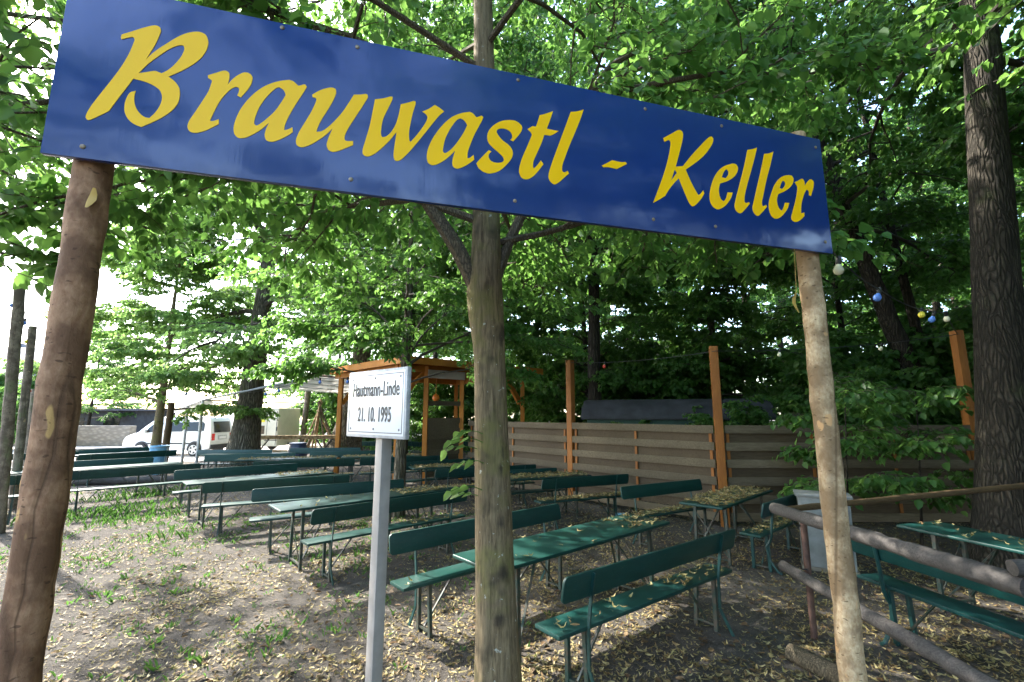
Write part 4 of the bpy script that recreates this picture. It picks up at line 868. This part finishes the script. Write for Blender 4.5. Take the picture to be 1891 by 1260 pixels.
string_light('coloured bulbs strung between the two leaning poles', [(-8.8, 8.05, 4.0), (-10.6, 9.95, 3.6), (-14.5, 13.9, 2.55)], ((.2, 'b'), (.5, 'y'), (.57, 'b'), (.7, 'w'), (.9, 'r')))
string_light('bulbs strung from the thick furrowed trunk along the tent to the pavilion', [(-12.7, 16.8, 2.9), (-9.6, 16.5, 2.7), (-6.2, 14.2, 3.05), (-2.95, 12.9, 3.15)], ((.1, 'b'), (.18, 'y'), (.3, 'w'), (.45, 'b'), (.52, 'b'), (.6, 'w'), (.7, 'b'), (.8, 'b'), (.86, 'w')), size=1.3)
string_light('yellow, cream and blue bulbs strung beside the pale mottled pole', [(1.73, 2.44, 2.97), (2.52, 3.4, 3.14), (3.63, 4.4, 3.17), (4.95, 5.42, 3.2), (5.72, 5.92, 3.28), (8.3, 8.4, 3.42), (3.76, 8.39, 3.1), (1.4, 10.79, 3.15)], ((.143, 'w'), (.286, 'b'), (.428, 'y'), (.50, 'b'), (.57, 'w'), (.76, 'w'), (.82, 'w'), (.96, 'r')), size=1.0)
# ------------------------------------------------------------------ grey cabinet and log railing
cb = thing('grey_cabinet', 'grey electricity cabinet standing by the fence behind the log railing', 'cabinet', (4.05, 6.25, 0), radians(-28))
MB().box((0, 0, .47), (.56, .32, .86)).build('body', M['cabinet'], cb, bevel=.008); MB().box((0, -.01, .915), (.62, .38, .035)).build('lid', M['cabinet'], cb, bevel=.008)
MB().box((0, -.165, .5), (.5, .014, .74)).build('door', M['cabinet'], cb, bevel=.004); MB().box((.2, -.178, .5), (.03, .018, .1)).build('handle', M['black'], cb); MB().box((0, 0, .02), (.6, .36, .04)).build('base', M['stone'], cb)
rl = thing('log_railing', 'rustic railing of grey weathered logs on a rusty pipe', 'railing')
pole_pts((2.50, 4.58, 1.065), (2.86, 2.72, 1.0), .050, .062, 51, 34, 18, .045, 'rail', M['railwood'], rl)
pole_pts((2.52, 4.55, .56), (2.86, 2.2, .33), .046, .056, 52, 34, 18, .045, 'rail', M['railwood'], rl)
pole_pts((2.58, 4.66, 1.03), (6.9, 5.72, 1.17), .028, .034, 53, 34, 12, .05, 'rail', M['brownlog'], rl)['label'] = 'thin brown rail running towards the tall trunk'
pole_pts((2.80, 2.74, 1.10), (3.35, 2.62, 1.13), .045, .05, 54, 12, 14, .05, 'rail', M['railwood'], rl)['label'] = 'short log stub lying across the rail end'
MB().tube([(2.66, 4.40, -.02), (2.66, 4.40, 1.03)], .028, 12).build('pipe_post', M['rust'], rl, True); MB().tube([(2.98, 2.66, -.02), (2.98, 2.66, 1.05)], .05, 12).build('pipe_post', M['railwood'], rl, True)
lt = MB()
for p in ((2.62, 4.40, 1.0), (2.62, 4.38, .52)): lt.tube([Vector(p) + Vector((.06 * cos(k * pi / 5), 0, .06 * sin(k * pi / 5))) for k in range(11)], .006, 5)
lt.build('wire_binding', M['black'], rl)
o = pole_pts((2.25, 4.05, .05), (2.62, 3.2, .06), .07, .08, 55, 22, 14, .05, mat=M['bark_limb'], name='log'); tag(o, 'dark rotten log lying on the leaves by the railing', 'log')
o = MB().lathe([(.03, 0), (.032, .02), (.032, .16), (.013, .2), (.013, .22)], (0, 0, 0), 12, Matrix.Rotation(pi / 2, 3, 'Y')).build('plastic_bottle', M['blueplastic'], None, True); o.location = (2.0, 9.3, .033); tag(o, 'blue plastic bottle lying under the bench by the fence', 'bottle')
# ------------------------------------------------------------------ far left: stone wall, shed, house, conifers
o = MB().box((-30, 29, .6), (13, .5, 1.3)).build('stone_wall', M['stone'], None, bevel=.04); tag(o, 'pale rubble stone wall beyond the driveway', 'wall')
sd = thing('grey_shed', 'low grey shed behind the stone wall', 'shed', (-33, 36, 0)); MB().box((0, 0, 1.1), (11, 4, 2.2)).build('body', M['roofdark'], sd); MB().box((0, 0, 2.27), (11.6, 4.6, .14)).build('roof', M['rooftile'], sd)
for k in range(4): MB().box((-4 + k * 2.6, -2.006, 1.2), (1.2, .02, 1.0)).build('window', M['glass'], sd)
hs = thing('house', 'pale house with dark tiled roof beyond the leaning poles', 'house', (-52, 45, 0), radians(20)); MB().box((0, 0, 2.6), (11, 9, 5.2)).build('wall', M['plaster'], hs)
b = MB(); b.prism([(-5.0, 5.1), (5.0, 5.1), (0, 8.6)], -5.9, 5.9); b.v = [(y, x, z) for x, y, z in b.v]; b.build('roof', M['rooftile'], hs)
for k in range(3):
    w = MB().box((-3.4 + 3.4 * k, -4.51, 3.6), (1.3, .06, 1.4)).build('window_frame', M['white'], hs); MB().box((-3.4 + 3.4 * k, -4.55, 3.6), (1.1, .03, 1.2)).build('pane', M['glass'], w)
MB().box((2, 1, 8.3), (.7, .7, 1.6)).build('chimney', M['rooftile'], hs)
def conifer(T):
    T.trunk(4.0, .08, (0, 0), 1.2, .1, 8, .003, .3); T.random_limbs(40, .2, 3.8, .9, .7, 1.3, 0, prof=lambda f: 1.15 - .8 * f, nsub=5, ntwig=4, nleaf=8, lsize=.12, twl=.3, droop=.4)
CL = 'dark columnar conifer in the row by the driveway'
k0 = tree('conifer', CL, (-26.5, 25.5, 0), 151, conifer, 'bark_dark', 'leaf_dark', 'conifers by the driveway', 'conifer', tn=6)
for x, y in ((-28, 26, ), (-29.4, 26.5), (-31, 27)): copy_tree(k0, (x, y, 0), x, CL, scale=(1, 1, .9 + (x % 1) * .3))
# ------------------------------------------------------------------ litter, weeds, grass
g = np.random.default_rng(77)
def bracts(P, size, yaw, curl, tiltn):
    """slender curled dry bracts: three quads along a strip bent up at its ends and sideways"""
    n = len(P); ux = np.stack([np.cos(yaw), np.sin(yaw), 0 * yaw], 1); T0 = np.stack([-np.sin(yaw), np.cos(yaw), 0 * yaw], 1)
    T = T0 + tiltn[:, None] * np.array([0, 0, 1.]); rows = []; bend = g.normal(0, .22, n); wid = g.uniform(.55, 1.25, n)
    ts = np.array([-.5, -.17, .17, .5]); ws = np.array([.045, .145, .135, .035])
    for t_, w in zip(ts, ws):
        c_ = P + ux * (size * t_)[:, None] + np.array([0, 0, 1.]) * (size * curl * (t_ * t_ * 4))[:, None] + T0 * (size * bend * t_ * t_ * 4)[:, None]
        rows += [c_ - T * (size * w * wid)[:, None], c_ + T * (size * w * wid)[:, None]]
    V = np.stack(rows, 1).reshape(-1, 3); o = (np.arange(n) * 8)[:, None]
    F = np.concatenate([o + np.array([[0, 2, 3, 1]]), o + np.array([[2, 4, 5, 3]]), o + np.array([[4, 6, 7, 5]])], 0)
    return V, F
def fbm(x, y, s): return (np.sin(x * s + 1.3 * np.sin(y * s * .7 + s)) + np.sin(y * s * 1.31 + 1.7 * np.sin(x * s * .83)) + .6 * np.sin(x * s * 2.3 - y * s * 1.9)) / 2.6
n = 150000; r_ = 2.0 + 14.5 * g.random(n) ** 1.25; th = g.uniform(-.88, .88, n); X = r_ * np.sin(th) * 1.15; Y = r_ * np.cos(th)
right = 1 / (1 + np.exp(-(X + .55 * Y * .4 - .6) * 1.1)); dens = np.clip((.30 + .26 * right) + .42 * fbm(X, Y, 1.7) + .24 * fbm(X, Y, 5.1), .04, 1)
k = (g.random(n) < dens); X, Y = X[k], Y[k]; n = len(X)
V, F = bracts(np.stack([X, Y, g.uniform(.004, .016, n)], 1), g.uniform(.018, .066, n), g.uniform(0, 6.28, n), g.uniform(-.05, .45, n), g.normal(0, .38, n))
V[:, 2] = np.maximum(V[:, 2], .002); tag(fastmesh('leaf_litter', V, F, M['litter']), 'dry yellow linden bracts strewn over the earth', 'leaf litter', kind='stuff')
def on_top(root, L, W2, z, n, label, x0=-.5, x1=.5, seed=0, pile=.02):
    rz = root.rotation_euler.z; c_ = Vector(root.location); lx = g.uniform(x0, x1, n) * (L - .1); ly = g.uniform(-W2, W2, n)
    X = c_.x + lx * cos(rz) - ly * sin(rz); Y = c_.y + lx * sin(rz) + ly * cos(rz)
    V, F = bracts(np.stack([X, Y, z + .003 + g.random(n) * pile], 1), g.uniform(.04, .08, n), g.uniform(0, 6.28, n), g.uniform(0, .4, n), g.normal(0, .5, n))
    V[:, 2] = np.maximum(V[:, 2], z + .001); o = fastmesh('fallen_bracts', V, F, M['litter']); tag(o, label, 'fallen bracts', kind='stuff')
on_top(t1b, 2.0, .27, .77, 900, 'thick layer of bracts on the short table by the fence', pile=.035)
on_top(l1b, 1.8, .12, .48, 420, 'bracts heaped on the short bench by the fence', pile=.03)
on_top(n1b, 1.8, .12, .48, 240, 'bracts on the tube legged bench by the cabinet', pile=.03)
on_top(n2b, 1.8, .12, .48, 480, 'bracts on the bench parallel to the fence', pile=.03)
on_top(t2b, 2.2, .28, .77, 800, 'bracts on the table right behind the knotted trunk', pile=.035)
on_top(tm, 2.2, .28, .77, 620, 'bracts on the table before the pavilion', pile=.03)
on_top(bm2, 2.25, .12, .48, 260, 'bracts on the bench half hidden by the knotted trunk')
on_top(t1, 2.5, .24, .77, 85, 'small drift of bracts at the far end of the nearest table', .28, .5)
on_top(t1, 2.5, .25, .77, 16, 'few single bracts on the nearest table top', -.4, .25)
on_top(r1, 2.25, .11, .48, 50, 'bracts at the far end of the nearest bench seat', .15, .5); on_top(r1, 2.25, .11, .48, 22, 'few bracts along the nearest bench seat', -.5, .2)
on_top(l1, 2.25, .11, .48, 14, 'few bracts on the bench beyond the knotted trunk'); on_top(t2, 2.5, .26, .77, 190, 'bracts on the far end of the second row table', .18, .5); on_top(t2, 2.5, .26, .77, 20, 'few bracts on the second row table', -.5, .2)
on_top(r2, 2.25, .11, .48, 40, 'bracts on the bench behind the taupe sign post', .1, .5)
on_top(t3, 2.5, .26, .77, 160, 'bracts on the far end of the shining third row table', .1, .5); on_top(t4, 2.5, .26, .77, 500, 'bracts on the white sunlit table', pile=.03); on_top(t4b, 2.5, .26, .77, 600, 'bracts on the littered fourth row table', pile=.03)
on_top(gt, 2.0, .26, .77, 45, 'few yellow leaves on the blue green table in the dark corner')
on_top(r4, 2.25, .11, .48, 200, 'bracts on the fourth row bench left of the post'); on_top(r4b, 2.25, .11, .48, 200, 'bracts on the fourth row bench by the slim linden')
n = 90000; r_ = 1.9 + 7 * g.random(n) ** 1.2; th = g.uniform(-.88, .5, n); X = r_ * np.sin(th) * 1.15; Y = r_ * np.cos(th); k = g.random(n) < np.clip(.55 + .5 * fbm(X, Y, 3.1), .1, 1); X, Y = X[k], Y[k]; n = len(X)
V, F = bracts(np.stack([X, Y, g.uniform(.002, .006, n)], 1), g.uniform(.006, .026, n), g.uniform(0, 6.28, n), g.uniform(0, .3, n), g.normal(0, .3, n))
V[:, 2] = np.maximum(V[:, 2], .001); tag(fastmesh('litter_crumbs', V, F, M['crumb']), 'fine crumbs of dry leaves and seed husks on the trodden earth', 'leaf crumbs', kind='stuff')
n = 2600; r_ = 2.2 + 8 * g.random(n); th = g.uniform(-.85, .85, n); X = r_ * np.sin(th) * 1.15; Y = r_ * np.cos(th); a = g.uniform(0, 6.28, n)
V, F = leaf_arrays(np.stack([X, Y, g.uniform(.012, .022, n)], 1), np.stack([np.cos(a), np.sin(a), g.normal(0, .14, n)], 1), np.stack([g.normal(0, .25, n), g.normal(0, .25, n), 1 + 0 * a], 1), g.uniform(.025, .07, n), .36)
V[:, 2] = np.maximum(V[:, 2], .002); tag(fastmesh('dead_leaves', V, F, M['deadleaf']), 'brown withered leaves lying among the bracts', 'dead leaves', kind='stuff')
tw = MB(); rg = random.Random(12)
for k in range(420):
    rr_ = 2.3 + 7 * rg.random(); a_ = rg.uniform(-.85, .85); x, y = rr_ * sin(a_) * 1.15, rr_ * cos(a_); b_ = rg.uniform(0, 6.28); l_ = rg.uniform(.05, .22)
    tw.tube([(x, y, .006), (x + l_ * .5 * cos(b_), y + l_ * .5 * sin(b_), .012), (x + l_ * cos(b_ + .25), y + l_ * sin(b_ + .25), .005)], [.0035, .003, .0015], 4)
tag(tw.build('twigs', M['twig']), 'thin broken twigs scattered on the earth', 'twigs', kind='stuff')
# weeds: rosettes of upright leaves
n = 4200; X = g.uniform(-7.5, .8, n); Y = g.uniform(2.4, 9.5, n); k = (X > -1.02 * Y - .3) & (X < -.02 * Y - .1 + g.normal(0, .35, n)) & (g.random(n) < np.clip(.35 + .6 * fbm(X, Y, 2.2) + .05 * (Y - 4), .08, 1)); X, Y = X[k], Y[k]
P = []; A = []; N_ = []; Z = []
for x, y in zip(X, Y):
    m_ = int(g.integers(2, 7)); sz = g.uniform(.02, .085) * g.uniform(.6, 1)
    for j in range(m_):
        a = g.uniform(0, 6.28); P.append((x + .06 * cos(a) * g.random(), y + .06 * sin(a) * g.random(), 0.0)); A.append((cos(a) * .6, sin(a) * .6, g.uniform(.5, 1.5))); N_.append((-cos(a), -sin(a), .6)); Z.append(sz * g.uniform(.6, 1.2))
V, F = leaf_arrays(np.array(P), np.array(A), np.array(N_), np.array(Z), .17); tag(fastmesh('weeds', V, F, M['weed']), 'small green weeds sprouting from the trodden earth', 'weeds', kind='stuff')
n = 10000; X = g.uniform(-12, -5, n); Y = g.uniform(7, 13, n); k = (g.random(n) < np.clip(.5 + .8 * fbm(X, Y, 1.3) - .35 * np.abs(X + .82 * Y) - .35 * np.clip(9 - Y, 0, 3), 0, 1)); X, Y = X[k], Y[k]; n = len(X)
a = g.uniform(0, 6.28, n); V, F = leaf_arrays(np.stack([X, Y, 0 * X], 1), np.stack([np.cos(a) * .4, np.sin(a) * .4, g.uniform(.7, 1.5, n)], 1), np.stack([-np.cos(a), -np.sin(a), .5 + 0 * a], 1), g.uniform(.05, .15, n), .1)
tag(fastmesh('grass', V, F, M['weed']), 'rough green grass under the benches at the garden edge', 'grass', kind='stuff')
# ------------------------------------------------------------------ light and camera
SUN_AZ, SUN_EL = radians(-58), radians(41)      # azimuth clockwise from +Y
W = bpy.data.worlds.new('World'); S.world = W; W.use_nodes = True; nt = W.node_tree; bg = nt.nodes['Background']
sky = nt.nodes.new('ShaderNodeTexSky'); sky.sky_type = 'NISHITA'; sky.sun_disc = False; sky.sun_elevation = SUN_EL; sky.sun_rotation = SUN_AZ % (2 * pi); sky.air_density = 1.0; sky.dust_density = 2.0
nt.links.new(sky.outputs[0], bg.inputs[0]); bg.inputs[1].default_value = .15
sl = bpy.data.lights.new('sun', 'SUN'); sl.energy = 2.1; sl.angle = radians(.6); sl.color = (1, .95, .86)
so_ = bpy.data.objects.new('sun', sl); COL.objects.link(so_); sd_ = Vector((sin(SUN_AZ) * cos(SUN_EL), cos(SUN_AZ) * cos(SUN_EL), sin(SUN_EL))); so_.rotation_euler = (-sd_).to_track_quat('-Z', 'Y').to_euler(); so_.location = (-20, 20, 40)
cam = bpy.data.cameras.new('camera'); co_ = bpy.data.objects.new('camera', cam); COL.objects.link(co_); S.camera = co_
cam.sensor_width = 36; cam.lens = 848 / 1891 * 36; cam.clip_end = 500; cam.clip_start = .05
co_.location = (0, 0, 1.95); co_.rotation_euler = (radians(90 + 9.05), 0, 0)
S.view_settings.view_transform = 'Standard'; S.view_settings.look = 'None'; S.view_settings.gamma = 1; S.view_settings.exposure = 3.35
S.cycles.max_bounces = 10; S.cycles.transmission_bounces = 6; S.cycles.diffuse_bounces = 5; S.cycles.use_denoising = True
print('leaves', NLEAF)
